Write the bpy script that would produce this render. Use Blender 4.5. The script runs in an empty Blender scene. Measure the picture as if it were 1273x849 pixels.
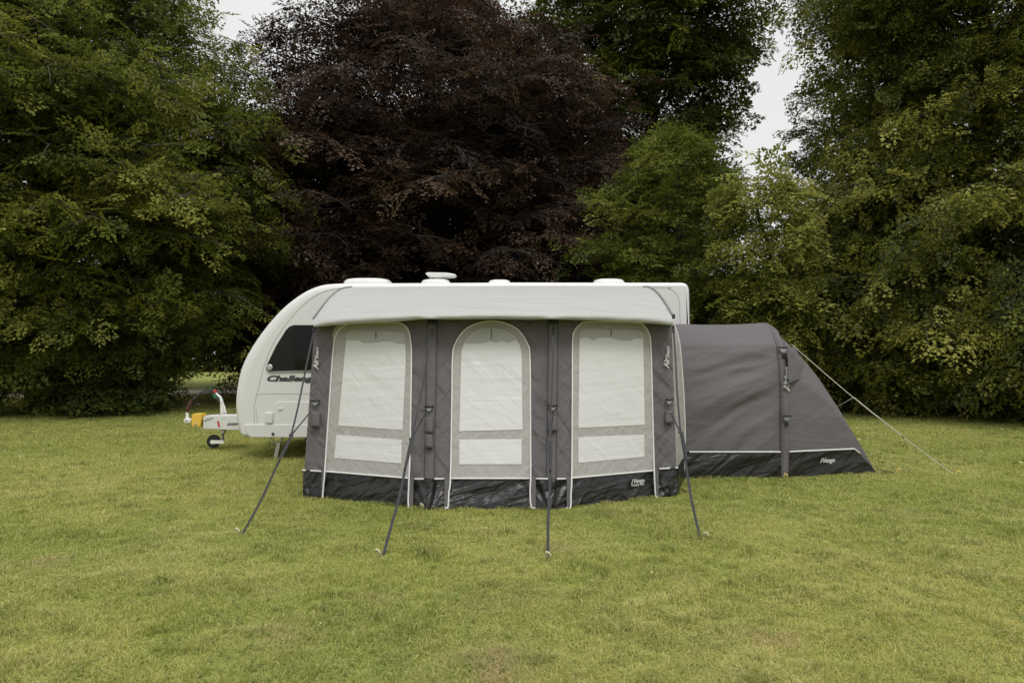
import bpy, math, random
import numpy as np
from mathutils import Vector, Matrix

random.seed(7)
rng = np.random.default_rng(11)
sc = bpy.context.scene
COL = sc.collection
R = math.radians

# ------------------------------------------------------------------ camera
F = 848.7                      # focal length in photograph pixels (24 mm on a 36 mm frame, 1273 px wide)
CX, CY, CAMZ = 636.5, 424.5, 1.5
PITCH = math.atan((444 - CY) / F)
cd = bpy.data.cameras.new('camera')
cam = bpy.data.objects.new('camera', cd); COL.objects.link(cam)
cd.lens = 24; cd.sensor_width = 36; cd.sensor_fit = 'HORIZONTAL'
cd.clip_start = 0.05; cd.clip_end = 2000
cam.location = (0, 0, CAMZ); cam.rotation_euler = (R(90) + PITCH, 0, 0)
cd.dof.use_dof = True; cd.dof.focus_distance = 7.3; cd.dof.aperture_fstop = 3.2
sc.camera = cam

def P(px, py, Y):
    """the point at depth Y seen at a pixel of the photograph"""
    dx = (px - CX) / F; dy = (CY - py) / F
    y = math.cos(PITCH) - math.sin(PITCH) * dy
    z = math.sin(PITCH) + math.cos(PITCH) * dy
    k = Y / y
    return (dx * k, Y, CAMZ + z * k)

def GY(py):
    """depth of the ground at a pixel row"""
    dy = (CY - py) / F
    y = math.cos(PITCH) - math.sin(PITCH) * dy
    z = math.sin(PITCH) + math.cos(PITCH) * dy
    return -CAMZ * y / z

def G(px, py):
    return P(px, py, GY(py))

# ------------------------------------------------------------------ scene objects
ORG = {}
def props(o, label=None, cat=None, group=None, kind=None):
    if label: o['label'] = label
    if cat: o['category'] = cat
    if group: o['group'] = group
    if kind: o['kind'] = kind
    return o

def thing(name, loc, label, cat, group=None):
    o = bpy.data.objects.new(name, None); COL.objects.link(o)
    o.location = loc; o.empty_display_size = 0.2
    ORG[o.name] = Vector(loc)
    return props(o, label, cat, group)

def link(name, me, mat, parent=None, origin=None):
    o = bpy.data.objects.new(name, me); COL.objects.link(o)
    if mat is not None: me.materials.append(mat)
    if parent is not None:
        o.parent = parent
        ORG[o.name] = ORG[parent.name]
    elif origin is not None:
        o.location = origin; ORG[o.name] = Vector(origin)
    else:
        ORG[o.name] = Vector((0, 0, 0))
    return o

class MB:
    def __init__(self): self.v = []; self.f = []
    def add(self, vs, fs):
        n = len(self.v); self.v += [tuple(p) for p in vs]; self.f += [tuple(i + n for i in f) for f in fs]; return self
    def box(self, c, s, rot=None):
        hx, hy, hz = s[0] / 2, s[1] / 2, s[2] / 2
        pts = [Vector((x * hx, y * hy, z * hz)) for x in (-1, 1) for y in (-1, 1) for z in (-1, 1)]
        if rot is not None: pts = [rot @ p for p in pts]
        c = Vector(c)
        return self.add([p + c for p in pts], [(0, 1, 3, 2), (4, 6, 7, 5), (0, 4, 5, 1), (2, 3, 7, 6), (0, 2, 6, 4), (1, 5, 7, 3)])
    def prism(self, poly, y0, y1):
        """polygon in (x, z), extruded from y0 to y1"""
        n = len(poly)
        vs = [(p[0], y0, p[1]) for p in poly] + [(p[0], y1, p[1]) for p in poly]
        fs = [tuple(range(n)), tuple(range(2 * n - 1, n - 1, -1))]
        fs += [(i, i + n, (i + 1) % n + n, (i + 1) % n) for i in range(n)]
        return self.add(vs, fs)
    def tube(self, pts, r, sides=8, flat=1.0, caps=True):
        pts = [Vector(p) for p in pts]; n = len(pts)
        rr = r if isinstance(r, (list, tuple)) else [r] * n
        prev = None; vs = []
        for i, p in enumerate(pts):
            t = (pts[min(i + 1, n - 1)] - pts[max(i - 1, 0)]).normalized()
            if prev is None:
                a = t.cross(Vector((0, 1, 0)))
                if a.length < .2: a = t.cross(Vector((1, 0, 0)))
            else:
                a = prev - t * prev.dot(t)
            a.normalize(); prev = a; b = t.cross(a)
            for k in range(sides):
                w = 2 * math.pi * k / sides
                vs.append(p + (a * math.cos(w) + b * math.sin(w) * flat) * rr[i])
        fs = [(i * sides + k, i * sides + (k + 1) % sides, (i + 1) * sides + (k + 1) % sides, (i + 1) * sides + k) for i in range(n - 1) for k in range(sides)]
        if caps: fs += [tuple(range(sides - 1, -1, -1)), tuple(range((n - 1) * sides, n * sides))]
        return self.add(vs, fs)
    def ribbon(self, pts, w, side):
        """a flat strap 3 mm thick of width w along points, its width in direction side"""
        s = Vector(side).normalized() * (w / 2); vs = []
        pts = [Vector(p) for p in pts]; n = len(pts)
        for i, p in enumerate(pts):
            t = (pts[min(i + 1, n - 1)] - pts[max(i - 1, 0)]).normalized()
            nn = t.cross(s).normalized() * 0.0015
            vs += [p - s - nn, p + s - nn, p + s + nn, p - s + nn]
        fs = []
        for i in range(n - 1):
            for k in range(4): fs.append((i * 4 + k, i * 4 + (k + 1) % 4, i * 4 + 4 + (k + 1) % 4, i * 4 + 4 + k))
        fs += [(3, 2, 1, 0), tuple(range(n * 4 - 4, n * 4))]
        return self.add(vs, fs)
    def lathe(self, c, prof, sides=24, axis=None):
        """profile of (r, h) about z through c (or about another axis)"""
        q = Vector((0, 0, 1)).rotation_difference(Vector(axis)) if axis else None
        vs = []; n = len(prof); c = Vector(c)
        for r, h in prof:
            for k in range(sides):
                w = 2 * math.pi * k / sides
                p = Vector((r * math.cos(w), r * math.sin(w), h))
                vs.append(c + (q @ p if q else p))
        fs = [(i * sides + k, i * sides + (k + 1) % sides, (i + 1) * sides + (k + 1) % sides, (i + 1) * sides + k) for i in range(n - 1) for k in range(sides)]
        fs += [tuple(range(sides - 1, -1, -1)), tuple(range((n - 1) * sides, n * sides))]
        return self.add(vs, fs)
    def grid(self, rows):
        m = len(rows[0]); vs = [p for r in rows for p in r]
        fs = [(i * m + j, i * m + j + 1, (i + 1) * m + j + 1, (i + 1) * m + j) for i in range(len(rows) - 1) for j in range(m - 1)]
        return self.add(vs, fs)
    def build(self, name, mat, parent=None, smooth=True, bevel=0, solid=0, origin=None, sharp=35):
        og = ORG[parent.name] if parent is not None else Vector(origin or (0, 0, 0))
        me = bpy.data.meshes.new(name)
        me.from_pydata([(p[0] - og[0], p[1] - og[1], p[2] - og[2]) for p in self.v], [], self.f)
        me.update()
        if smooth:
            me.polygons.foreach_set('use_smooth', [True] * len(me.polygons))
            me.set_sharp_from_angle(angle=R(sharp))
        o = link(name, me, mat, parent, origin)
        if solid:
            m = o.modifiers.new('thickness', 'SOLIDIFY'); m.thickness = solid; m.offset = 0
        if bevel:
            m = o.modifiers.new('bevel', 'BEVEL'); m.width = bevel; m.segments = 3; m.limit_method = 'ANGLE'; m.angle_limit = R(30)
            m.harden_normals = False
        return o

# ------------------------------------------------------------------ value noise (for shapes)
_tab = rng.random((256, 256))
def vnoise(x, y, seed=0):
    x = np.asarray(x, float) + seed * 17.31; y = np.asarray(y, float) + seed * 9.17
    xi = np.floor(x).astype(int); yi = np.floor(y).astype(int); fx = x - xi; fy = y - yi
    fx = fx * fx * (3 - 2 * fx); fy = fy * fy * (3 - 2 * fy)
    g = lambda a, b: _tab[a % 256, b % 256]
    return (g(xi, yi) * (1 - fx) + g(xi + 1, yi) * fx) * (1 - fy) + (g(xi, yi + 1) * (1 - fx) + g(xi + 1, yi + 1) * fx) * fy - 0.5
def fbm(x, y, seed=0, o=4):
    s = 0; a = 1
    for k in range(o):
        s = s + a * vnoise(x * 2 ** k, y * 2 ** k, seed + k); a *= .5
    return s

# ------------------------------------------------------------------ materials
def nodes(name):
    m = bpy.data.materials.new(name); m.use_nodes = True
    nt = m.node_tree; b = nt.nodes['Principled BSDF']
    return m, nt, b
def N(nt, t, **kw):
    n = nt.nodes.new(t)
    for k, v in kw.items(): setattr(n, k, v)
    return n
def rgba(c): return (c[0], c[1], c[2], 1)

def plain(name, col, rough=.6, metal=0, var=.12, scale=6, bump=0, bscale=60, spec=.5, coat=0):
    m, nt, b = nodes(name)
    tc = N(nt, 'ShaderNodeTexCoord')
    nz = N(nt, 'ShaderNodeTexNoise'); nz.inputs['Scale'].default_value = scale; nz.inputs['Detail'].default_value = 6
    nt.links.new(tc.outputs['Object'], nz.inputs['Vector'])
    mx = N(nt, 'ShaderNodeMix', data_type='RGBA')
    mx.inputs['A'].default_value = rgba([c * (1 - var) for c in col]); mx.inputs['B'].default_value = rgba([min(1, c * (1 + var)) for c in col])
    nt.links.new(nz.outputs['Fac'], mx.inputs['Factor']); nt.links.new(mx.outputs['Result'], b.inputs['Base Color'])
    b.inputs['Roughness'].default_value = rough; b.inputs['Metallic'].default_value = metal
    b.inputs['Specular IOR Level'].default_value = spec; b.inputs['Coat Weight'].default_value = coat
    if bump:
        n2 = N(nt, 'ShaderNodeTexNoise'); n2.inputs['Scale'].default_value = bscale; n2.inputs['Detail'].default_value = 4
        nt.links.new(tc.outputs['Object'], n2.inputs['Vector'])
        bp = N(nt, 'ShaderNodeBump'); bp.inputs['Distance'].default_value = bump
        nt.links.new(n2.outputs['Fac'], bp.inputs['Height']); nt.links.new(bp.outputs['Normal'], b.inputs['Normal'])
    return m

def fabric(name, col, rough=.75, folds=.012, stretch=(3, 3, 9), rot=(0, 30, 0), fine=.0015, var=.08, spec=.3, folds2=None, transl=0):
    """cloth: long tension folds in a slanted direction plus a fine weave unevenness"""
    m, nt, b = nodes(name)
    tc = N(nt, 'ShaderNodeTexCoord')
    def mapped(st, ro):
        m1 = N(nt, 'ShaderNodeMapping'); m1.inputs['Rotation'].default_value = [R(a) for a in ro]
        m2 = N(nt, 'ShaderNodeMapping'); m2.inputs['Scale'].default_value = st
        nt.links.new(tc.outputs['Object'], m1.inputs['Vector']); nt.links.new(m1.outputs['Vector'], m2.inputs['Vector']); return m2
    mp = mapped(stretch, rot)
    nz = N(nt, 'ShaderNodeTexNoise'); nz.inputs['Scale'].default_value = 1; nz.inputs['Detail'].default_value = 3; nz.inputs['Roughness'].default_value = .45; nz.inputs['Distortion'].default_value = .6
    nt.links.new(mp.outputs['Vector'], nz.inputs['Vector'])
    n2 = N(nt, 'ShaderNodeTexNoise'); n2.inputs['Scale'].default_value = 22; n2.inputs['Detail'].default_value = 5
    nt.links.new(tc.outputs['Object'], n2.inputs['Vector'])
    b1 = N(nt, 'ShaderNodeBump'); b1.inputs['Distance'].default_value = folds
    b2 = N(nt, 'ShaderNodeBump'); b2.inputs['Distance'].default_value = fine
    nt.links.new(nz.outputs['Fac'], b1.inputs['Height']); nt.links.new(n2.outputs['Fac'], b2.inputs['Height'])
    nt.links.new(b1.outputs['Normal'], b2.inputs['Normal'])
    last = b2
    if folds2:
        st, ro, ds = folds2
        mp2 = mapped(st, ro)
        n3 = N(nt, 'ShaderNodeTexNoise'); n3.inputs['Scale'].default_value = 1; n3.inputs['Detail'].default_value = 3; n3.inputs['Distortion'].default_value = .8
        nt.links.new(mp2.outputs['Vector'], n3.inputs['Vector'])
        b3 = N(nt, 'ShaderNodeBump'); b3.inputs['Distance'].default_value = ds
        nt.links.new(n3.outputs['Fac'], b3.inputs['Height']); nt.links.new(b2.outputs['Normal'], b3.inputs['Normal']); last = b3
    nt.links.new(last.outputs['Normal'], b.inputs['Normal'])
    mx = N(nt, 'ShaderNodeMix', data_type='RGBA')
    mx.inputs['A'].default_value = rgba([c * (1 - var) for c in col]); mx.inputs['B'].default_value = rgba([min(1, c * (1 + var)) for c in col])
    nt.links.new(n2.outputs['Fac'], mx.inputs['Factor']); nt.links.new(mx.outputs['Result'], b.inputs['Base Color'])
    b.inputs['Roughness'].default_value = rough; b.inputs['Specular IOR Level'].default_value = spec
    return m

def leafmat(name, transl=.3, gloss=.06, grough=.45):
    m = bpy.data.materials.new(name); m.use_nodes = True; nt = m.node_tree; nt.nodes.clear()
    out = N(nt, 'ShaderNodeOutputMaterial')
    at = N(nt, 'ShaderNodeAttribute', attribute_name='leaf_colour')
    d = N(nt, 'ShaderNodeBsdfDiffuse'); t = N(nt, 'ShaderNodeBsdfTranslucent'); g = N(nt, 'ShaderNodeBsdfGlossy')
    g.inputs['Roughness'].default_value = grough; g.inputs['Color'].default_value = (.9, .9, .9, 1)
    nt.links.new(at.outputs['Color'], d.inputs['Color']); nt.links.new(at.outputs['Color'], t.inputs['Color'])
    a = N(nt, 'ShaderNodeMixShader'); a.inputs[0].default_value = transl
    nt.links.new(d.outputs[0], a.inputs[1]); nt.links.new(t.outputs[0], a.inputs[2])
    c = N(nt, 'ShaderNodeMixShader'); c.inputs[0].default_value = gloss
    nt.links.new(a.outputs[0], c.inputs[1]); nt.links.new(g.outputs[0], c.inputs[2])
    nt.links.new(c.outputs[0], out.inputs['Surface'])
    return m

M = {}
M['shell'] = plain('white_gelcoat', (.68, .68, .675), .28, var=.02, scale=2, coat=.3)
M['shell_trim'] = plain('grey_seam_sealant', (.45, .45, .43), .5)
M['white_plastic'] = plain('white_plastic', (.64, .64, .63), .4, var=.03)
M['roof_cloth'] = fabric('off_white_coated_cloth', (.41, .41, .402), .55, .04, (1.2, 5, 5), (0, 0, 0), .0012, .03)
M['grey_cloth'] = fabric('mauve_grey_polyester', (.124, .113, .119), .72, .05, (7, 7, 1.6), (0, 40, 0), .002, .06, .35, ((9, 9, 2), (0, -35, 0), .03))
M['grey_sleeve'] = fabric('mauve_grey_sleeve_cloth', (.118, .108, .114), .72, .02, (12, 12, 4), (0, 10, 0), .002, .06)
M['annexe_cloth'] = fabric('dark_mauve_grey_polyester', (.119, .108, .114), .7, .035, (.6, .6, 3.4), (0, 26, 0), .0015, .05, .35, ((1.2, 1.2, 7), (0, -6, 0), .012))
M['beige_cloth'] = fabric('beige_window_border', (.365, .352, .338), .75, .02, (5, 5, 12), (0, 50, 0), .0015, .05, .3, ((4, 4, 13), (0, -45, 0), .012))
M['blind'] = fabric('cream_blind_behind_clear_sheet', (.62, .619, .617), .3, .008, (1.2, 1.2, 10), (0, 4, 0), .0006, .02, .5, ((1.0, 1.0, 4.5), (0, -44, 0), .018))
M['blind_shade'] = fabric('rolled_blind_header_mesh', (.42, .415, .405), .5, .012, (4, 4, 12), (0, 20, 0), .001, .05)
M['pvc'] = fabric('black_pvc_skirt', (.0105, .011, .011), .36, .06, (5.5, 5.5, 1.2), (0, -48, 0), .0015, .1, .5, ((1.3, 1.3, 6), (0, 14, 0), .04))
M['white_piping'] = plain('white_piping', (.72, .72, .72), .5, var=.04)
M['strap'] = plain('dark_grey_webbing', (.021, .021, .026), .7, bump=.002, bscale=300)
M['black'] = plain('black_plastic', (.02, .02, .02), .45)
M['rubber'] = plain('black_rubber', (.018, .018, .018), .8)
M['grey_plastic'] = plain('grey_plastic', (.18, .18, .18), .5)
M['zinc'] = plain('zinc_plated_steel', (.55, .55, .54), .4, metal=.8, var=.15, scale=30)
M['white_metal'] = plain('white_painted_steel', (.72, .72, .70), .35, var=.06, scale=15)
M['yellow'] = plain('yellow_painted_steel', (.74, .47, .07), .4, var=.06)
M['red'] = plain('red_plastic', (.5, .03, .03), .35)
M['green'] = plain('green_plastic', (.03, .13, .07), .4)
M['dark_red'] = plain('dark_maroon_grip', (.07, .025, .022), .5)
M['tinted'] = plain('tinted_acrylic', (.006, .008, .006), .06, var=.05, spec=.2)
M['tinted_band'] = plain('dark_grey_acrylic_surround', (.012, .013, .012), .2, var=.05, spec=.2)
M['graphite'] = plain('graphite_vinyl_lettering', (.035, .037, .045), .4)
M['white_print'] = plain('white_print', (.47, .47, .47), .6, var=.02)
M['peg_cream'] = plain('cream_plastic_peg_head', (.50, .46, .30), .45)
M['peg_yellow'] = plain('yellow_plastic_peg_head', (.70, .55, .14), .45)
M['guy'] = plain('pale_guy_line', (.62, .60, .52), .7)
M['bark'] = plain('tree_bark', (.062, .053, .043), .9, var=.45, scale=9, bump=.02, bscale=14)
M['dark_bark'] = plain('dark_tree_bark', (.028, .023, .020), .9, var=.45, scale=9, bump=.02, bscale=14)
M['leaf'] = leafmat('green_leaves', .38, .014, .5)
M['leaf_lime'] = leafmat('lime_leaves', .40, .016, .45)
M['leaf_copper'] = leafmat('copper_beech_leaves', .25, .022, .45)
M['grass_blade'] = leafmat('grass_blades', .35, .010, .55)
M['litter'] = leafmat('fallen_leaf', .1, .04, .5)

def ground_material():
    m, nt, b = nodes('mown_lawn')
    tc = N(nt, 'ShaderNodeTexCoord')
    def noise(s, d=5):
        n = N(nt, 'ShaderNodeTexNoise'); n.inputs['Scale'].default_value = s; n.inputs['Detail'].default_value = d
        nt.links.new(tc.outputs['Object'], n.inputs['Vector']); return n
    n1, n2, n3 = noise(.55), noise(3.5), noise(40, 8)
    r1 = N(nt, 'ShaderNodeValToRGB'); e = r1.color_ramp.elements
    e[0].position = .3; e[0].color = (.20, .25, .05, 1); e[1].position = .72; e[1].color = (.34, .35, .09, 1)
    nt.links.new(n1.outputs['Fac'], r1.inputs['Fac'])
    r2 = N(nt, 'ShaderNodeValToRGB'); e = r2.color_ramp.elements
    e[0].position = .35; e[0].color = (.18, .22, .045, 1); e[1].position = .75; e[1].color = (.38, .35, .13, 1)
    nt.links.new(n2.outputs['Fac'], r2.inputs['Fac'])
    mx = N(nt, 'ShaderNodeMix', data_type='RGBA'); mx.inputs['Factor'].default_value = .45
    nt.links.new(r1.outputs['Color'], mx.inputs['A']); nt.links.new(r2.outputs['Color'], mx.inputs['B'])
    r3 = N(nt, 'ShaderNodeValToRGB'); e = r3.color_ramp.elements
    e[0].position = .3; e[0].color = (.45, .45, .45, 1); e[1].position = .7; e[1].color = (1.25, 1.25, 1.2, 1)
    nt.links.new(n3.outputs['Fac'], r3.inputs['Fac'])
    mu = N(nt, 'ShaderNodeMix', data_type='RGBA', blend_type='MULTIPLY'); mu.inputs['Factor'].default_value = 1
    nt.links.new(mx.outputs['Result'], mu.inputs['A']); nt.links.new(r3.outputs['Color'], mu.inputs['B'])
    nt.links.new(mu.outputs['Result'], b.inputs['Base Color'])
    b.inputs['Roughness'].default_value = .9; b.inputs['Specular IOR Level'].default_value = .2
    bp = N(nt, 'ShaderNodeBump'); bp.inputs['Distance'].default_value = .03
    nt.links.new(n3.outputs['Fac'], bp.inputs['Height']); nt.links.new(bp.outputs['Normal'], b.inputs['Normal'])
    return m
M['lawn'] = ground_material()
M['gravel'] = plain('pale_gravel_path', (.62, .55, .47), .9, var=.2, scale=25, bump=.01, bscale=80)

# ------------------------------------------------------------------ sky and light
SUN_EL, SUN_AZ = R(58), R(165)      # high soft sun behind the camera and a little to the right (azimuth clockwise from +Y)
w = bpy.data.worlds.new('World'); sc.world = w; w.use_nodes = True
nt = w.node_tree; bg = nt.nodes['Background']
sky = N(nt, 'ShaderNodeTexSky', sky_type='NISHITA'); sky.sun_disc = False
sky.sun_elevation = SUN_EL; sky.sun_rotation = SUN_AZ; sky.air_density = 1; sky.dust_density = 3
tc = N(nt, 'ShaderNodeTexCoord'); sp = N(nt, 'ShaderNodeSeparateXYZ')
nt.links.new(tc.outputs['Generated'], sp.inputs[0])
cr = N(nt, 'ShaderNodeValToRGB'); e = cr.color_ramp.elements      # cloud deck: brighter overhead, as overcast skies are
e[0].position = 0; e[0].color = (.50, .50, .49, 1); e[1].position = 1; e[1].color = (1.0, .995, .975, 1)
e2 = e.new(.45); e2.color = (.53, .53, .52, 1)
nt.links.new(sp.outputs['Z'], cr.inputs['Fac'])
cn = N(nt, 'ShaderNodeTexNoise'); cn.inputs['Scale'].default_value = 2.2; cn.inputs['Detail'].default_value = 5
nt.links.new(tc.outputs['Generated'], cn.inputs['Vector'])
cm = N(nt, 'ShaderNodeMapRange'); cm.inputs['To Min'].default_value = 14.5; cm.inputs['To Max'].default_value = 18.5
nt.links.new(cn.outputs['Fac'], cm.inputs['Value'])
vm = N(nt, 'ShaderNodeVectorMath', operation='SCALE')
nt.links.new(cr.outputs['Color'], vm.inputs[0]); nt.links.new(cm.outputs['Result'], vm.inputs['Scale'])
mx = N(nt, 'ShaderNodeMix', data_type='RGBA'); mx.inputs['Factor'].default_value = .93
nt.links.new(sky.outputs['Color'], mx.inputs['A']); nt.links.new(vm.outputs['Vector'], mx.inputs['B'])
nt.links.new(mx.outputs['Result'], bg.inputs['Color']); bg.inputs['Strength'].default_value = .1
sl = bpy.data.lights.new('sun', 'SUN'); sl.energy = 1.5; sl.angle = R(22); sl.color = (1, .98, .94)
so = bpy.data.objects.new('sun', sl); COL.objects.link(so)
d = Vector((math.sin(SUN_AZ) * math.cos(SUN_EL), math.cos(SUN_AZ) * math.cos(SUN_EL), math.sin(SUN_EL)))
so.rotation_euler = d.to_track_quat('Z', 'Y').to_euler(); so.location = d * 50

sc.view_settings.view_transform = 'Standard'; sc.view_settings.look = 'None'
sc.view_settings.exposure = 0.0; sc.view_settings.gamma = 1; sc.view_settings.use_curve_mapping = False
cy = sc.cycles
cy.max_bounces = 7; cy.diffuse_bounces = 4; cy.glossy_bounces = 3; cy.transmission_bounces = 4; cy.transparent_max_bounces = 4
cy.use_denoising = True
cy.caustics_reflective = False; cy.caustics_refractive = False

# ------------------------------------------------------------------ ground, path
mb = MB(); S = 400
mb.add([(-S, -S, 0), (S, -S, 0), (S, S, 0), (-S, S, 0)], [(0, 1, 2, 3)])
props(mb.build('ground', M['lawn'], smooth=False), kind='structure')
pa = [(-60, 11), (-28, 23.2), (-13.3, 29.6), (10, 41.5), (34.6, 55), (80, 80)]
rows = []
for i, (x, y) in enumerate(pa):
    a = Vector(pa[max(0, i - 1)]); b = Vector(pa[min(len(pa) - 1, i + 1)])
    t = (b - a).normalized(); n = Vector((-t.y, t.x))
    rows.append([(x + n.x * s, y + n.y * s, .006 + .02 * (1 - abs(s) / 1.7)) for s in (-1.7, -.8, 0, .8, 1.7)])
props(MB().grid(rows).build('path', M['gravel']), kind='structure')

# ------------------------------------------------------------------ foliage
def norm(a): return a / np.maximum(np.linalg.norm(a, axis=-1, keepdims=True), 1e-9)

def spray_template(n_side, length, width, leaf_len, leaf_wid, r, droop=.25):
    """leaves of one flat twig fan: arrays of leaf base, direction, half-width vector in (along, side, up)"""
    B, D, W = [], [], []
    def leaf(p, ang, s):
        l = leaf_len * r.uniform(.55, 1.3) * s
        tip = np.array([math.cos(ang), math.sin(ang), r.uniform(-.45, .12)])
        tip /= np.linalg.norm(tip)
        side = np.cross([r.uniform(-.35, .35), r.uniform(-.35, .35), 1], tip); side /= np.linalg.norm(side)
        B.append(p); D.append(tip * l); W.append(side * leaf_wid * .5 * (l / leaf_len))
    for k in range(n_side):
        t = (k + .6) / n_side
        for s in (-1, 1):
            a = s * r.uniform(.6, 1.05)
            tl = width * (1.15 - .8 * t) * r.uniform(.7, 1.1)
            n = max(2, int(tl / (leaf_len * .62)))
            for j in range(n):
                q = (j + .5) / n * tl
                x = t * length + q * math.cos(a); y = q * math.sin(a)
                z = -droop * (x * x + y * y) / max(length, .1) + r.uniform(-.02, .02)
                leaf(np.array([x, y, z]), a + r.choice([-1, 1]) * r.uniform(.4, .95), 1)
            x = t * length + tl * math.cos(a); y = tl * math.sin(a)
            leaf(np.array([x, y, -droop * (x * x + y * y) / max(length, .1)]), a, 1)
    leaf(np.array([length, 0, -droop * length]), 0, 1.1)
    return np.array(B), np.array(D), np.array(W)

def leaf_mesh(name, base, tipv, half, col, mat, parent=None, origin=(0, 0, 0)):
    """one diamond-shaped, slightly folded face per leaf, coloured leaf by leaf"""
    n = len(base); og = np.array(ORG[parent.name] if parent is not None else origin)
    up = norm(np.cross(half, tipv)) * (np.linalg.norm(half, axis=1, keepdims=True) * .35)
    mid = base + tipv * .48
    v = np.empty((n, 4, 3), np.float32)
    v[:, 0] = base - og; v[:, 1] = mid + half + up - og; v[:, 2] = base + tipv - og; v[:, 3] = mid - half + up - og
    me = bpy.data.meshes.new(name)
    me.vertices.add(n * 4); me.vertices.foreach_set('co', v.ravel())
    me.loops.add(n * 4); me.loops.foreach_set('vertex_index', np.arange(n * 4, dtype=np.int32))
    me.polygons.add(n); me.polygons.foreach_set('loop_start', np.arange(0, n * 4, 4, dtype=np.int32))
    at = me.attributes.new('leaf_colour', 'FLOAT_COLOR', 'FACE')
    c4 = np.ones((n, 4), np.float32); c4[:, :3] = col
    at.data.foreach_set('color', c4.ravel())
    me.update(calc_edges=True)
    return link(name, me, mat, parent, origin if parent is None else None)

def make_tree(name, label, base, height, prof, palette, leaf=(.085, .05), n_limb=70, n_sec=13, spray=(.55, .34, 5), gap=.24,
              trunk_r=.35, seed=1, mat='leaf', bark='bark', back=.3, zmin=.8, rise=.45, sec_droop=.18, droop=.25, bracts=0, chaos=.22, low=0,
              limb_start=1.2, ragged=.25, tiltdown=.12, clump=.5, cat='tree', group=None):
    r = np.random.default_rng(seed); rp = random.Random(seed)
    root = thing(name, (base[0], base[1], 0), label, cat, group)
    zs = [p[0] for p in prof]; ls = [p[1] for p in prof]
    to_cam = math.atan2(-base[1], -base[0])
    wood = MB(); sway = [(rp.uniform(-.25, .25), rp.uniform(-.25, .25)) for _ in range(8)]
    def trunk_at(z):
        t = max(0, min(.999, z / height)) * 6; i = int(t); f = t - i
        a, b = sway[i], sway[i + 1]
        return np.array([base[0] + (a[0] * (1 - f) + b[0] * f) * min(1, z / 2), base[1] + (a[1] * (1 - f) + b[1] * f) * min(1, z / 2), z])
    zt = np.linspace(0, height * .93, 14)
    wood.tube([trunk_at(z) for z in zt], [trunk_r * (1.35 if i == 0 else 1) * (1 - .93 * z / height) + .02 for i, z in enumerate(zt)], 10)
    temps = [spray_template(spray[2], spray[0] * r.uniform(.8, 1.15), spray[1] * r.uniform(.8, 1.15), leaf[0], leaf[1], rp, droop) for _ in range(7)]
    SP, SD, SK, SV = [], [], [], []     # spray position, direction, scale, colour position
    for i in range(n_limb + low):
        q = min(1, (i + rp.random()) / n_limb)
        ztip = zmin + (height - zmin) * q ** 1.12 if i < n_limb else rp.uniform(zmin, zmin + 1.3)
        L = np.interp(ztip, zs, ls) * rp.uniform(1 - ragged, 1.04)
        if rp.random() > back: az = to_cam + rp.uniform(-1.75, 1.75)
        else: az = rp.uniform(0, 2 * math.pi)
        out = np.array([math.cos(az), math.sin(az), 0])
        z0 = ztip - L * rise * min(1, ztip / (height * .55)) + (1.0 if ztip < height * .3 else 0)
        z0 = min(max(z0, limb_start * rp.uniform(.8, 1.3)), height * .92)
        p0 = trunk_at(z0); p2 = np.array([base[0], base[1], 0]) + out * L; p2[2] = ztip
        p1 = p0 * .5 + p2 * .5; p1[2] = max(z0, ztip) + L * rp.uniform(.05, .16)
        side0 = np.cross([0, 0, 1], out)
        p1 = p1 + side0 * rp.uniform(-.1, .1) * L
        bez = lambda t: p0 * (1 - t) ** 2 + p1 * 2 * t * (1 - t) + p2 * t * t
        tan = lambda t: norm((p1 - p0) * (1 - t) + (p2 - p1) * t)
        rad = max(.008, .0075 * L)
        wood.tube([bez(t) for t in np.linspace(0, 1, 7)], [rad * (1 - .85 * t) for t in np.linspace(0, 1, 7)], 5, caps=False)
        lv = rp.gauss(0, 1)
        m = max(4, int(n_sec * (.5 + .5 * L / max(ls))))
        for j in range(m):
            t = .16 + .84 * ((j + rp.random()) / m) ** .8
            s = -1 if j % 2 else 1
            d0 = tan(min(t, 1)); a = s * rp.uniform(.5, 1.25) if t < .96 else rp.uniform(-.3, .3)
            dd = d0 * math.cos(a) + np.cross([0, 0, 1], d0) * math.sin(a); dd[2] += rp.uniform(-chaos, chaos); dd = norm(dd)
            L2 = min(2.6, max(.45, L * (.13 + .27 * (1.02 - t)))) * rp.uniform(.65, 1.15)
            b0 = bez(t)
            k = max(2, int(L2 / gap))
            u = (np.arange(k) + r.random(k) * .6 + .3) / k
            pts = b0 + dd * (u * L2)[:, None]; pts[:, 2] -= sec_droop * L2 * u ** 2
            if L2 > .8:
                wood.tube([b0, b0 + dd * L2 * .5 - np.array([0, 0, sec_droop * L2 * .25]), b0 + dd * L2 - np.array([0, 0, sec_droop * L2])], [rad * .4, rad * .25, .003], 3, caps=False)
            sg = np.where(np.arange(k) % 2 == 0, 1, -1) * r.uniform(.3, 1.1, k)
            pd = np.cross([0, 0, 1], dd)
            dirs = dd * np.cos(sg)[:, None] + pd * np.sin(sg)[:, None]
            dirs[:, 2] += r.normal(-tiltdown, .22, k)
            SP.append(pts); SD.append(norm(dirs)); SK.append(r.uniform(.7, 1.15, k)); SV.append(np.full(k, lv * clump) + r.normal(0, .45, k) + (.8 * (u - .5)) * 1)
    SP = np.concatenate(SP); SD = np.concatenate(SD); SK = np.concatenate(SK); SV = np.concatenate(SV)
    ok = SP[:, 2] > .12
    SP, SD, SK, SV = SP[ok], SD[ok], SK[ok], SV[ok]
    ns = len(SP)
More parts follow.
